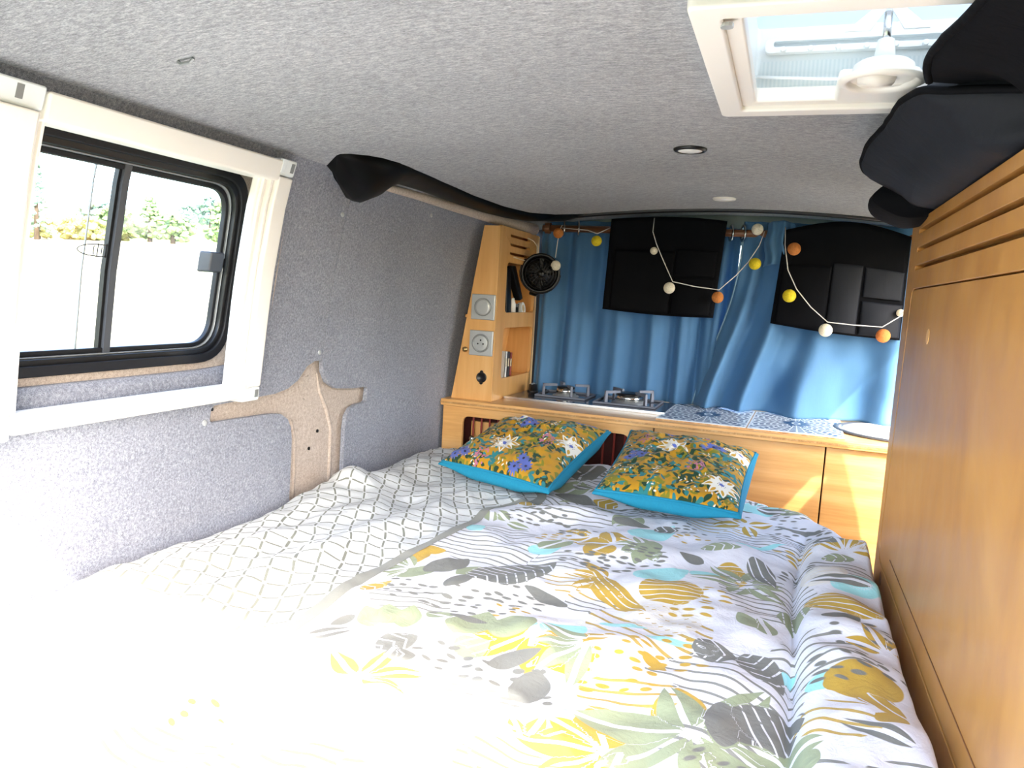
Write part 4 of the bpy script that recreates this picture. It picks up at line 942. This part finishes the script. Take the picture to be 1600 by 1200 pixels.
 ('leaf', 'grey', 0.187, 0.911, 2.66, 0.098, 0.015, 1),
 ('leaf', 'olive', -0.551, 2.095, 2.94, 0.068, 0.021, 1),
 ('leaf', 'olive', 0.069, 0.453, 0.21, 0.072, 0.023, 3),
 ('palm', 'grey', -0.214, 2.231, 0.069, 0.53, 2.26, 4, 0.016, 1),
 ('dots', 'grey', -0.398, 1.782, 0.05, 0.04, 0.03, 0.024),
 ('leaf', 'grey', 0.165, 2.056, -0.51, 0.051, 0.02, 1),
 ('leaf', 'grey', -0.129, 2.002, -0.04, 0.096, 0.02, 0),
 ('leaf', 'grey', -0.464, 1.993, 2.63, 0.061, 0.016, 1),
 ('dots', 'grey', -0.519, 0.763, 0.05, 0.04, 0.31, 0.024),
 ('palm', 'must', 0.059, 2.227, 0.088, 0.12, 1.68, 3, 0.016, 1),
 ('leaf', 'olive', -0.346, 0.847, -0.25, 0.089, 0.018, 1),
 ('dots', 'must', -0.26, 0.64, 0.05, 0.04, 0.07, 0.024),
 ('leaf', 'grey', -0.246, 1.733, 0.13, 0.057, 0.023, 3),
 ('palm', 'olive', 0.072, 0.673, 0.086, 3.45, 5.6, 5, 0.016, 1),
 ('palm', 'must', -0.493, 0.85, 0.09, -0.28, 2.5, 4, 0.016, 1),
 ('dots', 'grey', -0.403, 1.614, 0.05, 0.04, -0.32, 0.024),
 ('leaf', 'grey', -0.0, 0.781, 3.47, 0.093, 0.017, 3),
 ('dots', 'grey', 0.083, 2.083, 0.05, 0.04, -0.35, 0.024),
 ('leaf', 'grey', 0.19, 1.454, 3.07, 0.108, 0.019, 1),
 ('leaf', 'olive', 0.106, 1.611, 0.24, 0.07, 0.021, 3),
 ('leaf', 'grey', 0.16, 0.511, -0.02, 0.09, 0.019, 3),
 ('palm', 'olive', -0.612, 1.665, 0.082, 3.24, 5.49, 5, 0.016, 1),
 ('leaf', 'grey', 0.032, 1.87, 0.15, 0.109, 0.016, 0),
 ('dots', 'grey', 0.046, 1.974, 0.05, 0.04, 0.07, 0.024),
 ('palm', 'grey', -0.033, 2.054, 0.078, -0.54, 1.68, 3, 0.016, 1),
 ('dots', 'grey', -0.174, 1.755, 0.05, 0.04, 0.18, 0.024),
 ('dots', 'grey', -0.319, 2.278, 0.05, 0.04, 0.24, 0.024),
 ('leaf', 'must', -0.259, 1.972, 2.82, 0.054, 0.02, 1),
 ('leaf', 'grey', -0.311, 1.215, 2.73, 0.102, 0.018, 0),
 ('leaf', 'grey', 0.095, 0.558, 2.82, 0.099, 0.02, 1),
 ('palm', 'grey', -0.199, 0.623, 0.082, 3.15, 6.52, 3, 0.016, 1),
 ('palm', 'olive', 0.083, 2.294, 0.09, 2.7, 4.22, 5, 0.016, 1),
 ('leaf', 'turq', -0.246, 0.51, -0.45, 0.069, 0.017, 0),
 ('leaf', 'grey', 0.022, 0.922, 2.74, 0.061, 0.023, 3),
 ('leaf', 'turq', -0.618, 2.201, 3.17, 0.063, 0.024, 0),
 ('dots', 'grey', 0.067, 1.553, 0.05, 0.04, -0.34, 0.024),
 ('leaf', 'must', -0.536, 2.169, 2.57, 0.052, 0.017, 1),
 ('palm', 'must', 0.19, 1.186, 0.07, 0.12, 2.99, 4, 0.016, 1),
 ('palm', 'olive', -0.528, 0.537, 0.083, 3.46, 5.63, 4, 0.016, 1),
 ('palm', 'olive', -0.229, 1.058, 0.084, 2.85, 4.82, 4, 0.016, 1),
 ('leaf', 'must', -0.368, 1.889, 2.83, 0.064, 0.026, 3),
 ('leaf', 'grey', -0.384, 2.095, 0.13, 0.067, 0.021, 3),
 ('leaf', 'turq', 0.2, 0.605, 3.34, 0.075, 0.024, 0),
 ('leaf', 'must', -0.216, 1.286, 2.64, 0.053, 0.025, 0),
 ('leaf', 'must', 0.189, 2.26, -0.39, 0.073, 0.02, 1),
 ('leaf', 'grey', -0.405, 0.822, 3.32, 0.093, 0.02, 1),
 ('palm', 'grey', 0.178, 2.13, 0.083, 0.56, 2.59, 4, 0.016, 1),
 ('leaf', 'turq', -0.045, 2.279, 3.48, 0.106, 0.02, 0),
 ('palm', 'olive', -0.429, 1.862, 0.072, 3.48, 5.91, 4, 0.016, 1),
 ('palm', 'must', -0.128, 0.752, 0.081, 0.19, 3.22, 3, 0.016, 1),
]
#MOTIFS_END
def fabric_print():
    t = NT('leaf_print_cotton')
    col = t.mix(t.noise(t.coord(), 4, 2), hexc('dfdfe5'), hexc('e8e8ee'))
    def under(a, w=.0008): return t.n('MapRange', {'Value': t.attr(a), 'From Min': w, 'From Max': -w, 'To Min': 0.0, 'To Max': 1.0}).outputs[0]
    vf = t.math('ABSOLUTE', t.math('SUBTRACT', t.math('FRACT', t.attr('vein')), .5)); vein = t.math('GREATER_THAN', vf, .085)
    wf = t.math('ABSOLUTE', t.math('SUBTRACT', t.math('FRACT', t.attr('wphase')), .5)); wl_ = t.math('LESS_THAN', wf, .12)
    col = t.mix(t.math('MULTIPLY', under('gwave'), wl_), col, hexc('8b8b84')); col = t.mix(t.math('MULTIPLY', under('mwave'), wl_), col, hexc('c2a55a'))
    for a, h in (('pale', 'e6e2da'), ('turq', 'a5e2e2'), ('must', 'c4a144'), ('olive', '9aa383'), ('grey', '7d7d76')):
        col = t.mix(t.math('MULTIPLY', under(a), vein), col, hexc(h))
    b = t.noise(t.coord((1,1,1)), 30, 4, .6, .7); w = t.noise(t.coord(), 1200, 1)
    return t.done(col, .9, t.bump(t.math('ADD', b, t.math('MULTIPLY', w, .1)), .5, .006), spec=.15, sheen=.1)
M['print'] = fabric_print()
def lattice():
    t = NT('lattice_cotton'); v = t.coord(); sep = t.n('SeparateXYZ', {0: v}); x, y = sep.outputs[0], sep.outputs[1]
    n = t.noise(v, 5, 2); n2 = t.noise(t.coord((1,1,1), (0,0,1.2)), 6, 2)
    x = t.math('ADD', x, t.math('MULTIPLY_ADD', n, .05, -.025)); y = t.math('ADD', y, t.math('MULTIPLY_ADD', n2, .05, -.025))
    def fam(ang, per):
        p = t.math('DIVIDE', t.math('ADD', t.math('MULTIPLY', x, math.cos(ang)), t.math('MULTIPLY', y, math.sin(ang))), per)
        return t.math('ABSOLUTE', t.math('SUBTRACT', t.math('FRACT', p), .5))
    a, b = fam(math.radians(24), .036), fam(math.radians(-68), .040)
    la_, lb = t.math('LESS_THAN', a, .062), t.math('LESS_THAN', b, .056); ga, gb = t.math('GREATER_THAN', a, .11), t.math('GREATER_THAN', b, .105)
    line = t.math('MAXIMUM', t.math('MULTIPLY', la_, gb), t.math('MULTIPLY', lb, ga))
    col = t.mix(line, hexc('d4d6d4'), hexc('7e8074')); k = t.noise(v, 26, 4, .6, .6)
    return t.done(col, .9, t.bump(k, .45, .006), spec=.15, sheen=.1)
M['lattice'] = lattice(); M['band'] = cloth('grey_band', '8a8a80', '9a9a90')
dv = thing('duvet', 'reversible duvet with grey lattice side and leaf print spread over the bed', 'duvet', (-.45, 1.3, -.54))
def sheet(name, x0f, x1f, nu, nv, mat, attrs=False, lift=0, skirt=False):
    s_ = np.linspace(0, 1, nu)[:, None]; t_ = np.linspace(0, 1, nv)[None, :]
    yy = DY0 + (2.34-DY0)*t_; X = x0f(yy)*(1-s_)+x1f(yy)*s_
    Y = DY0 + (ymax(X)-DY0)*t_ + 0*X; X = x0f(Y)*(1-s_)+x1f(Y)*s_
    Z = H(X, Y)+lift
    FX, FY = X.copy(), Y.copy()
    # hang the outer edges down over the mattress
    drop = np.clip((t_-.985)/.015, 0, 1); Z = Z - (.10*drop**1.5); 
    at_ = None
    if attrs:
        at_ = fields(FX.ravel(), FY.ravel())
    o = mesh(name, np.stack([X, Y, Z], -1).reshape(-1, 3), grid(nu, nv), mat, dv, smooth=True, attrs=at_)
    return o
sheet('lattice_side', lambda y: -1.068+0*y, lambda y: edge_x(y)-.010, 160, 460, M['lattice'])
sheet('border_band', lambda y: edge_x(y)-.012, lambda y: edge_x(y)+.013, 8, 460, M['band'], lift=.0012)
sheet('leaf_print_side', lambda y: edge_x(y)+.011, lambda y: .219+0*y, 320, 620, M['print'], attrs=True)

# ------------------------------------------------------------------ scatter cushions
def floral():
    t = NT('floral_cotton'); v = t.coord(); w = t.noise(v, 40, 3)
    col = t.mix(w, hexc('b07d17'), hexc('c6952a'))
    def under(a, w_=.0006): return t.n('MapRange', {'Value': t.attr(a), 'From Min': w_, 'From Max': -w_, 'To Min': 0.0, 'To Max': 1.0}).outputs[0]
    for a, h in (('olive', '7d7a28'), ('green', '27432f'), ('teal', '2f7a7c'), ('white', 'ece6d6'), ('gold', 'c99a34'), ('blue', '5a68ad'), ('pink', 'b9708a'), ('dark', '2d2a3e')): col = t.mix(under(a), col, hexc(h))
    b = t.noise(v, 60, 3); return t.done(col, .85, t.bump(b, .25, .003), spec=.15, sheen=.1)
M['floral'] = floral()
def floral_fields(x, y, seed, spots):
    A = {k: np.full(x.shape, .02) for k in ('olive', 'green', 'teal', 'white', 'gold', 'blue', 'pink', 'dark')}; R = np.random.default_rng(seed)
    def petal(c, px, py, an, ln, wd):
        m = (np.abs(x-px) < ln+.01) & (np.abs(y-py) < ln+.01)
        dx, dy = x[m]-px, y[m]-py; a = dx*math.cos(an)+dy*math.sin(an); b = -dx*math.sin(an)+dy*math.cos(an); t = np.clip(a/ln, 0, 1)
        d = np.where((a > 0) & (a < ln), np.abs(b)-wd*np.sin(PI*t**.8), .01); A[c][m] = np.minimum(A[c][m], d)
    def disc(c, px, py, r): A[c] = np.minimum(A[c], np.hypot(x-px, y-py)-r)
    for k in range(520):
        px, py, an = R.uniform(-.2, .2), R.uniform(-.27, .27), R.uniform(0, 2*PI); c = ('green', 'green', 'teal', 'olive', 'olive')[k % 5]
        for j in range(R.integers(2, 5)): petal(c, px+.016*j*math.cos(an), py+.016*j*math.sin(an), an+(.8 if j % 2 else -.8), R.uniform(.014, .028), R.uniform(.0035, .006))
    for k in range(90):
        px, py, an = R.uniform(-.2, .2), R.uniform(-.27, .27), R.uniform(0, 2*PI)
        for j in range(5): petal('white' if k % 2 else 'gold', px+.008*j*math.cos(an), py+.008*j*math.sin(an), an+(1 if j % 2 else -1), .011, .0017)
    for (kind, px, py) in spots:
        if kind == 'w':
            for c in ('green', 'teal', 'olive', 'blue', 'pink'): 
                m = np.hypot(x-px, y-py) < .03; A[c][m] = .02
            for k in range(8):
                an = k*PI/4+.2; petal('white', px, py, an, .048, .0105); petal('gold', px+.020*math.cos(an), py+.020*math.sin(an), an, .022, .004)
            disc('blue', px, py, .006)
            for k in range(8): disc('dark', px+.009*math.cos(k*.8), py+.009*math.sin(k*.8), .0014)
        elif kind == 'b':
            for (ox, oy) in ((0, 0), (.03, .012), (.012, .032)):
                for k in range(11): petal('blue', px+ox, py+oy, k*2*PI/11, .022, .0034)
                disc('dark', px+ox, py+oy, .004)
        elif kind == 'p':
            for k in range(40):
                r, an = .024*math.sqrt(R.random()), R.uniform(0, 2*PI); disc('pink', px+r*math.cos(an), py+r*math.sin(an)*1.3, .0027)
    return A
def cushion(lab, FL, FR, BR, BL, seed, spots, th):
    n = 200; o_c = (Vector(FL)+Vector(FR)+Vector(BR)+Vector(BL))/4
    o = thing('cushion', lab, 'cushion', (o_c.x, o_c.y, -.5), 'floral cushions on the bed')
    s_ = np.linspace(-1, 1, n)[:, None]; t_ = np.linspace(-1, 1, n)[None, :]
    # edges pull in between the corners
    k = .055; U_ = s_*(1-k*(1-t_**2)) ; V_ = t_*(1-k*(1-s_**2))
    a, b = (U_+1)/2, (V_+1)/2
    P = ((1-a)*(1-b))[..., None]*np.array(FL) + (a*(1-b))[..., None]*np.array(FR) + (a*b)[..., None]*np.array(BR) + ((1-a)*b)[..., None]*np.array(BL)
    e1 = (Vector(FR)-Vector(FL)).normalized(); e2 = (Vector(BL)-Vector(FL)).normalized(); nn = np.array(e1.cross(e2).normalized())
    prof = np.clip((1-s_**4)*(1-t_**4), 0, 1)**.55*(.75+.25*(1-s_**2)*(1-t_**2))
    wr = .004*vnoise(s_*5+seed, t_*5)+.003*vnoise(s_*11, t_*11+seed)
    top = P + (prof*(th+wr*4))[..., None]*nn; bot = None
    w = (Vector(FR)-Vector(FL)).length; d = (Vector(BL)-Vector(FL)).length
    at_ = floral_fields((U_*w/2+0*V_).ravel(), (V_*d/2+0*U_).ravel(), seed, spots)
    mesh('printed_cover', top.reshape(-1, 3), grid(n, n), M['floral'], o, smooth=True, attrs=at_)
    loop = [P[i, 0] for i in range(0, n, 5)] + [P[-1, j] for j in range(0, n, 5)] + [P[i, -1] for i in range(n-1, 0, -5)] + [P[0, j] for j in range(n-1, 0, -5)]
    Lp = np.array(loop); cc = Lp.mean(0); nl = len(Lp); tt = np.linspace(0, 2*PI, nl, endpoint=False)
    cl = np.array([min(np.linalg.norm(p-np.array(c)) for c in (FL, FR, BR, BL)) for p in Lp]); hgt = .35+.65*sstep(0, .12, cl)   # flatter at the corners
    V = []
    for (ou, dn) in ((0, 0), (.010, -.008), (.013, -.020), (.006, -.032), (-.03, -.040), (-.09, -.044)):
        out = Lp-cc; out = out/np.linalg.norm(out, axis=1, keepdims=True); V += [tuple(Lp[q]+out[q]*ou+nn*dn*hgt[q]*(1 if dn > -.035 else 1)) for q in range(nl)]
    F = [(r*nl+q, r*nl+(q+1) % nl, (r+1)*nl+(q+1) % nl, (r+1)*nl+q) for r in range(5) for q in range(nl)] + [tuple(5*nl+q for q in range(nl))]
    mesh('teal_back', V, F, M['teal'], o, smooth=True)
    MB().tube([tuple(p) for p in loop], .0035, 6, True).build('piping', M['teal'], o, smooth=True)
    return o
cushion('mustard floral cushion with teal back, beside the felt wall', (-.842,1.87,-.458), (-.503,1.74,-.460), (-.475,2.26,-.392), (-.812,2.26,-.392), 3, [('w',-.02,-.09),('b',-.15,-.17),('b',.06,-.17),('p',.09,-.03),('w',.15,.0),('b',-.03,.05),('b',.11,.16),('w',-.08,.13),('p',-.06,-.16),('p',.03,.2)], .052)
cushion('mustard floral cushion with teal back, in front of the mandala boards', (-.395,1.785,-.456), (-.060,1.75,-.456), (-.046,2.25,-.405), (-.405,2.26,-.383), 5, [('w',-.02,.03),('b',-.12,-.06),('w',.14,.10),('p',.05,-.09),('w',.12,-.16),('b',.06,.06),('p',-.10,.08),('p',.05,.19),('b',-.05,.17)], .050)

# ------------------------------------------------------------------ wardrobe partition on the right
PX_ = .222
wd = thing('wardrobe', 'tall honey plywood wardrobe partition with slotted top along the bed', 'wardrobe', (.4, 1.07, -1.1))
WY0, WY1, WT = .36, 1.742, .186
slots = [rrect(.50, 1.655, z-.0045, z+.0045, .0045, 3) for z in (.163, .128, .094)]
door = rounded([(.48, -.492, .02), (1.70, -.492, .05), (1.66, .052, .02), (.48, .052, .02)], 5)
dg = rounded([(.4775, -.4945, .02), (1.7025, -.4945, .05), (1.6625, .0545, .02), (.4775, .0545, .02)], 5)
V, F = plate([(WY0, -1.09), (WY1, -1.09), (WY1, WT), (WY0, WT)], slots + [dg], lambda y, z, w: (PX_+w, y, z), 0, .016)
mesh('side_panel', V, F, M['panel_wood'], wd, bevel=.001)
V, F = plate(door, [rrect(1.618, 1.632, .0, .001, 0)] if 0 else [], lambda y, z, w: (PX_+w, y, z), .0008, .016); dr = mesh('door', V, F, M['panel_wood'], wd, bevel=.001)
MB().lathe([(.013, 0), (.012, .0008), (.002, .0009)], (PX_+.0008, 1.43, -.03), (-1,0,0), 20).build('knot', M['plywood'], dr)
MB().box(PX_-.0004, PX_+.001, .48, 1.55, -.452, -.4505).build('groove', M['rodwood'], dr)
MB().lathe([(.014, 0), (.014, .0012), (.002, .0013)], (PX_+.0005, 1.635, -.516), (-1,0,0), 16).build('finger_hole', M['rodwood'], wd)
MB().box(PX_+.016, .60, WY1-.016, WY1, -1.09, WT).build('end_panel', M['plywood_v'], wd)
MB().box(PX_+.016, .60, WY0, WY0+.016, -1.09, WT).build('end_panel', M['plywood_v'], wd)
MB().box(PX_+.016, .59, WY0+.016, WY1-.016, WT-.012, WT).build('top_board', M['plywood'], wd)
MB().box(PX_+.10, PX_+.11, WY0+.016, WY1-.016, .06, WT-.012).build('inner_board', M['plywood_v'], wd)

# ------------------------------------------------------------------ black bags on the wardrobe
def bag(name, lab, stations, piping=None, face=None, loc=None):
    """stations: (y, [(x, z) ...]) closed sections, first points run along the visible underside"""
    o = thing(name, lab, 'bag', loc); m = len(stations[0][1])
    ctrl = np.array([[(x, y, z) for x, z in sec] for y, sec in stations]); K = 6; out = []
    ns = len(stations)
    def cr(p0, p1, p2, p3, t): return .5*((2*p1)+(-p0+p2)*t+(2*p0-5*p1+4*p2-p3)*t*t+(-p0+3*p1-3*p2+p3)*t**3)
    rows = []
    for i in range(ns-1):
        for k in range(K if i < ns-2 else K+1):
            rows.append(cr(ctrl[max(i-1,0)], ctrl[i], ctrl[i+1], ctrl[min(i+2,ns-1)], k/K))
    R2 = []
    for r_ in rows:
        rr = []
        for j in range(m):
            for k in range(K): rr.append(cr(r_[j-1], r_[j], r_[(j+1) % m], r_[(j+2) % m], k/K))
        R2.append(rr)
    R2 = np.array(R2); nr, nc = R2.shape[:2]
    cen = R2.mean(1, keepdims=True); nz = vnoise(R2[..., 1]*14, R2[..., 0]*22+R2[..., 2]*17)+.5*vnoise(R2[..., 1]*33, R2[..., 2]*40)
    R2 = R2 + (R2-cen)*(nz*.05)[..., None]
    F = [(i*nc+j, i*nc+(j+1) % nc, (i+1)*nc+(j+1) % nc, (i+1)*nc+j) for i in range(nr-1) for j in range(nc)] + [tuple(range(nc)), tuple((nr-1)*nc+j for j in reversed(range(nc)))]
    mesh('body', R2.reshape(-1, 3), F, M['nylon'] if not face else M[face], o, smooth=True)
    if piping is not None:
        j = piping*K; pth = [tuple(R2[i, j]) for i in range(nr)]; MB().tube(pth, .005, 8).build('piping', M['nylon'], o, smooth=True)
    return o
zt = WT
bag('soft_bag', 'black soft bag with piped edge overhanging the wardrobe top', [
    (.985, [(.34,.20),(.245,.20),(.235,.225),(.225,.25),(.26,.272),(.42,.262)]),
    (1.03, [(.32,.192),(.215,.194),(.185,.225),(.155,.262),(.22,.282),(.44,.266)]),
    (1.08, [(.32,.196),(.207,.193),(.155,.235),(.122,.272),(.20,.292),(.44,.266)]),
    (1.25, [(.32,.196),(.205,.192),(.145,.235),(.108,.272),(.19,.292),(.44,.266)]),
    (1.42, [(.32,.196),(.205,.192),(.14,.23),(.098,.264),(.19,.288),(.44,.266)]),
    (1.50, [(.32,.196),(.205,.192),(.15,.222),(.106,.250),(.19,.285),(.44,.266)]),
    (1.56, [(.32,.196),(.212,.195),(.18,.212),(.155,.235),(.22,.27),(.42,.262)])], piping=3, face='nylon_face', loc=(.36, 1.3, zt))
bag('fabric_pouch', 'small black fabric pouch sagging over the wardrobe edge below the curtain header', [
    (1.565, [(.30,.198),(.212,.180),(.165,.185),(.128,.218),(.2,.255),(.4,.25)]),
    (1.60, [(.30,.198),(.212,.174),(.165,.180),(.126,.212),(.2,.258),(.4,.25)]),
    (1.66, [(.30,.198),(.212,.170),(.170,.176),(.142,.200),(.2,.250),(.4,.24)]),
    (1.72, [(.30,.198),(.215,.176),(.20,.182),(.19,.20),(.22,.235),(.4,.235)])], loc=(.32, 1.6, zt))
bag('backpack', 'dark crumpled backpack on the wardrobe nearest the viewer', [
    (.60, [(.30,.198),(.25,.195),(.21,.235),(.17,.265),(.24,.288),(.44,.266)]),
    (.70, [(.30,.197),(.24,.195),(.195,.240),(.140,.272),(.22,.294),(.44,.266)]),
    (.80, [(.30,.197),(.235,.200),(.185,.246),(.130,.274),(.22,.294),(.44,.266)]),
    (.92, [(.30,.197),(.235,.205),(.180,.250),(.118,.276),(.22,.294),(.44,.266)]),
    (.98, [(.34,.225),(.25,.240),(.190,.262),(.122,.274),(.22,.292),(.44,.266)]),
    (1.03, [(.34,.27),(.25,.268),(.190,.268),(.132,.274),(.22,.291),(.44,.266)])], piping=3, loc=(.36, .80, zt))

# ------------------------------------------------------------------ outside: field, hill, trees
def grass(name, c0, c1, sc):
    t = NT(name); v = t.coord(); a = t.noise(v, sc, 4, .6); b = t.noise(v, sc*14, 3); col = t.mix(t.math('ADD', t.math('MULTIPLY', a, .6), t.math('MULTIPLY', b, .4)), hexc(c0), hexc(c1)); return t.done(col, .95, t.bump(b, .4, .05), spec=.1)
def field_mat():
    t = NT('field_grass'); v = t.coord(); a = t.noise(v, .25, 4, .6); b = t.noise(v, 3.5, 3); f = t.math('ADD', t.math('MULTIPLY', a, .6), t.math('MULTIPLY', b, .4))
    x = t.n('SeparateXYZ', {0: v}).outputs[0]; far = t.n('MapRange', {'Value': x, 'From Min': -9.0, 'From Max': -13.0}).outputs[0]  # unseen ground beside the van coloured darker to cut bounce light inside
    col = t.mix(far, t.mix(f, hexc('4e5645'), hexc('707660')), t.mix(f, hexc('a09a7c'), hexc('c4bd9e'))); return t.done(col, .95, t.bump(b, .4, .05), spec=.1)
M['field'] = field_mat(); M['hillgrass'] = grass('green_grass', '6f8444', '95a55c', .05)
gx = np.concatenate([np.linspace(-260, -6, 60), np.linspace(-4, 60, 14)])[:, None]; gy = np.linspace(-90, 330, 70)[None, :]
ax_ = np.clip(-gx-4, 0, None); Zg = -1.62 + .058*ax_ + .055*np.clip(gy-.82*ax_, 0, 60)*np.clip(ax_/40, 0, 1) + .25*vnoise(gx*.08+0*gy, gy*.08+0*gx)*np.clip(ax_/20, 0, 1) - .05*np.clip(ax_-112, 0, 400)
tag(mesh('ground', np.stack([gx+0*gy, gy+0*gx, Zg], -1).reshape(-1, 3), grid(74, 70), M['field'], smooth=True), 'pale dry field seen through the side window', kind='structure')
hx = np.linspace(-240, -112, 30)[:, None]; hy = np.linspace(115, 330, 30)[None, :]
Zh = -2+ 26*np.exp(-((hx+215)/60)**2-((hy-262)/70)**2)
tag(mesh('hillside', np.stack([hx+0*hy, hy+0*hx, Zh], -1).reshape(-1, 3), grid(30, 30), M['hillgrass'], smooth=True), 'green hillside rising beyond the field', kind='structure')
def leafy(name, c0, c1):
    t = NT(name); v = t.coord(); a = t.noise(v, 1.6, 5, .7); col = t.ramp(a, [(.3, hexc(c0)), (.7, hexc(c1))]); return t.done(col, .9, t.bump(a, 1.0, .4), spec=.1)
M['leaf_a'] = leafy('leaf_green', '5c7850', '93a878'); M['leaf_b'] = leafy('leaf_yellow', '828c52', 'b0b07a'); M['leaf_c'] = leafy('leaf_blue', '64857c', '92ab9c'); M['bark'] = plain('bark', '4d4032', .9)
def tree(lab, base, h, w, mat, kind='round', seed=0):
    R = np.random.default_rng(seed); b = Vector(base); o = thing('tree', lab, 'tree', b, 'trees beyond the field')
    MB().cyl(b-Vector((0,0,.8)), b+Vector((0,0,h*.5)), w*.05+.08, w*.03+.05, 8).build('trunk', M['bark'], o)
    bm = bmesh.new()
    for k in range(130):
        z = R.uniform(.08, .95); rad = (1-z)*.9+.12 if kind == 'cone' else math.sqrt(max(.05, 1-(2*z-.9)**2))
        a = R.uniform(0, 2*PI); rr = w*.5*rad*math.sqrt(R.random())*.9; r = w*R.uniform(.045, .10)
        mt_ = Matrix.Translation((b.x+rr*math.cos(a), b.y+rr*math.sin(a), b.z+h*z)) @ Matrix.Diagonal((1, 1, .75, 1))
        bmesh.ops.create_icosphere(bm, subdivisions=1, radius=r, matrix=mt_)
    for v in bm.verts: v.co += Vector(R.uniform(-1, 1, 3))*w*.022
    V = [tuple(v.co) for v in bm.verts]; bm.verts.index_update(); F = [tuple(v.index for v in f.verts) for f in bm.faces]; bm.free()
    mesh('crown', V, F, M[mat], o)
TREES = [('low yellow-green bush at the left edge of the side window', (-100, 80.8, 4.2), 2.6, 5, 'leaf_b', 'round'),
 ('low yellowish bush just right of the leftmost bush beyond the field', (-100, 88, 4.4), 2.9, 7.5, 'leaf_b', 'round'),
 ('rounded bluish tree behind the yellow bushes beyond the field', (-122, 111, 6.0), 6.0, 9, 'leaf_c', 'round'),
 ('rounded green tree just left of the window divider', (-103, 97, 5.1), 4.4, 8.5, 'leaf_a', 'round'),
 ('pointed green tree just right of the window divider', (-104, 105, 5.8), 6.2, 6.5, 'leaf_a', 'cone'),
 ('broad bushy green tree right of the pointed tree', (-93, 98.6, 5.3), 3.8, 6.5, 'leaf_a', 'round'),
 ('small bluish tree on the hillside skyline', (-170, 186, 15.5), 5, 7, 'leaf_c', 'round'),
 ('wide bluish tree at the right end of the hillside skyline', (-170, 196, 16), 7.5, 11, 'leaf_c', 'round'),
 ('bluish tree behind the window latch corner on the skyline', (-196, 236, 18.5), 9, 12, 'leaf_c', 'round'),
 ('near yellow-green tree at the right edge of the side window', (-90, 106.5, 5.6), 6.0, 6, 'leaf_a', 'round'),
 ('dark conifer half hidden behind the left blind post', (-95, 76.5, 4.0), 8.5, 5, 'leaf_c', 'cone')]
for i, (lab, b, h, w, mt_, kd) in enumerate(TREES): tree(lab, b, h*1.2, w*1.1, mt_, kd, i+1)
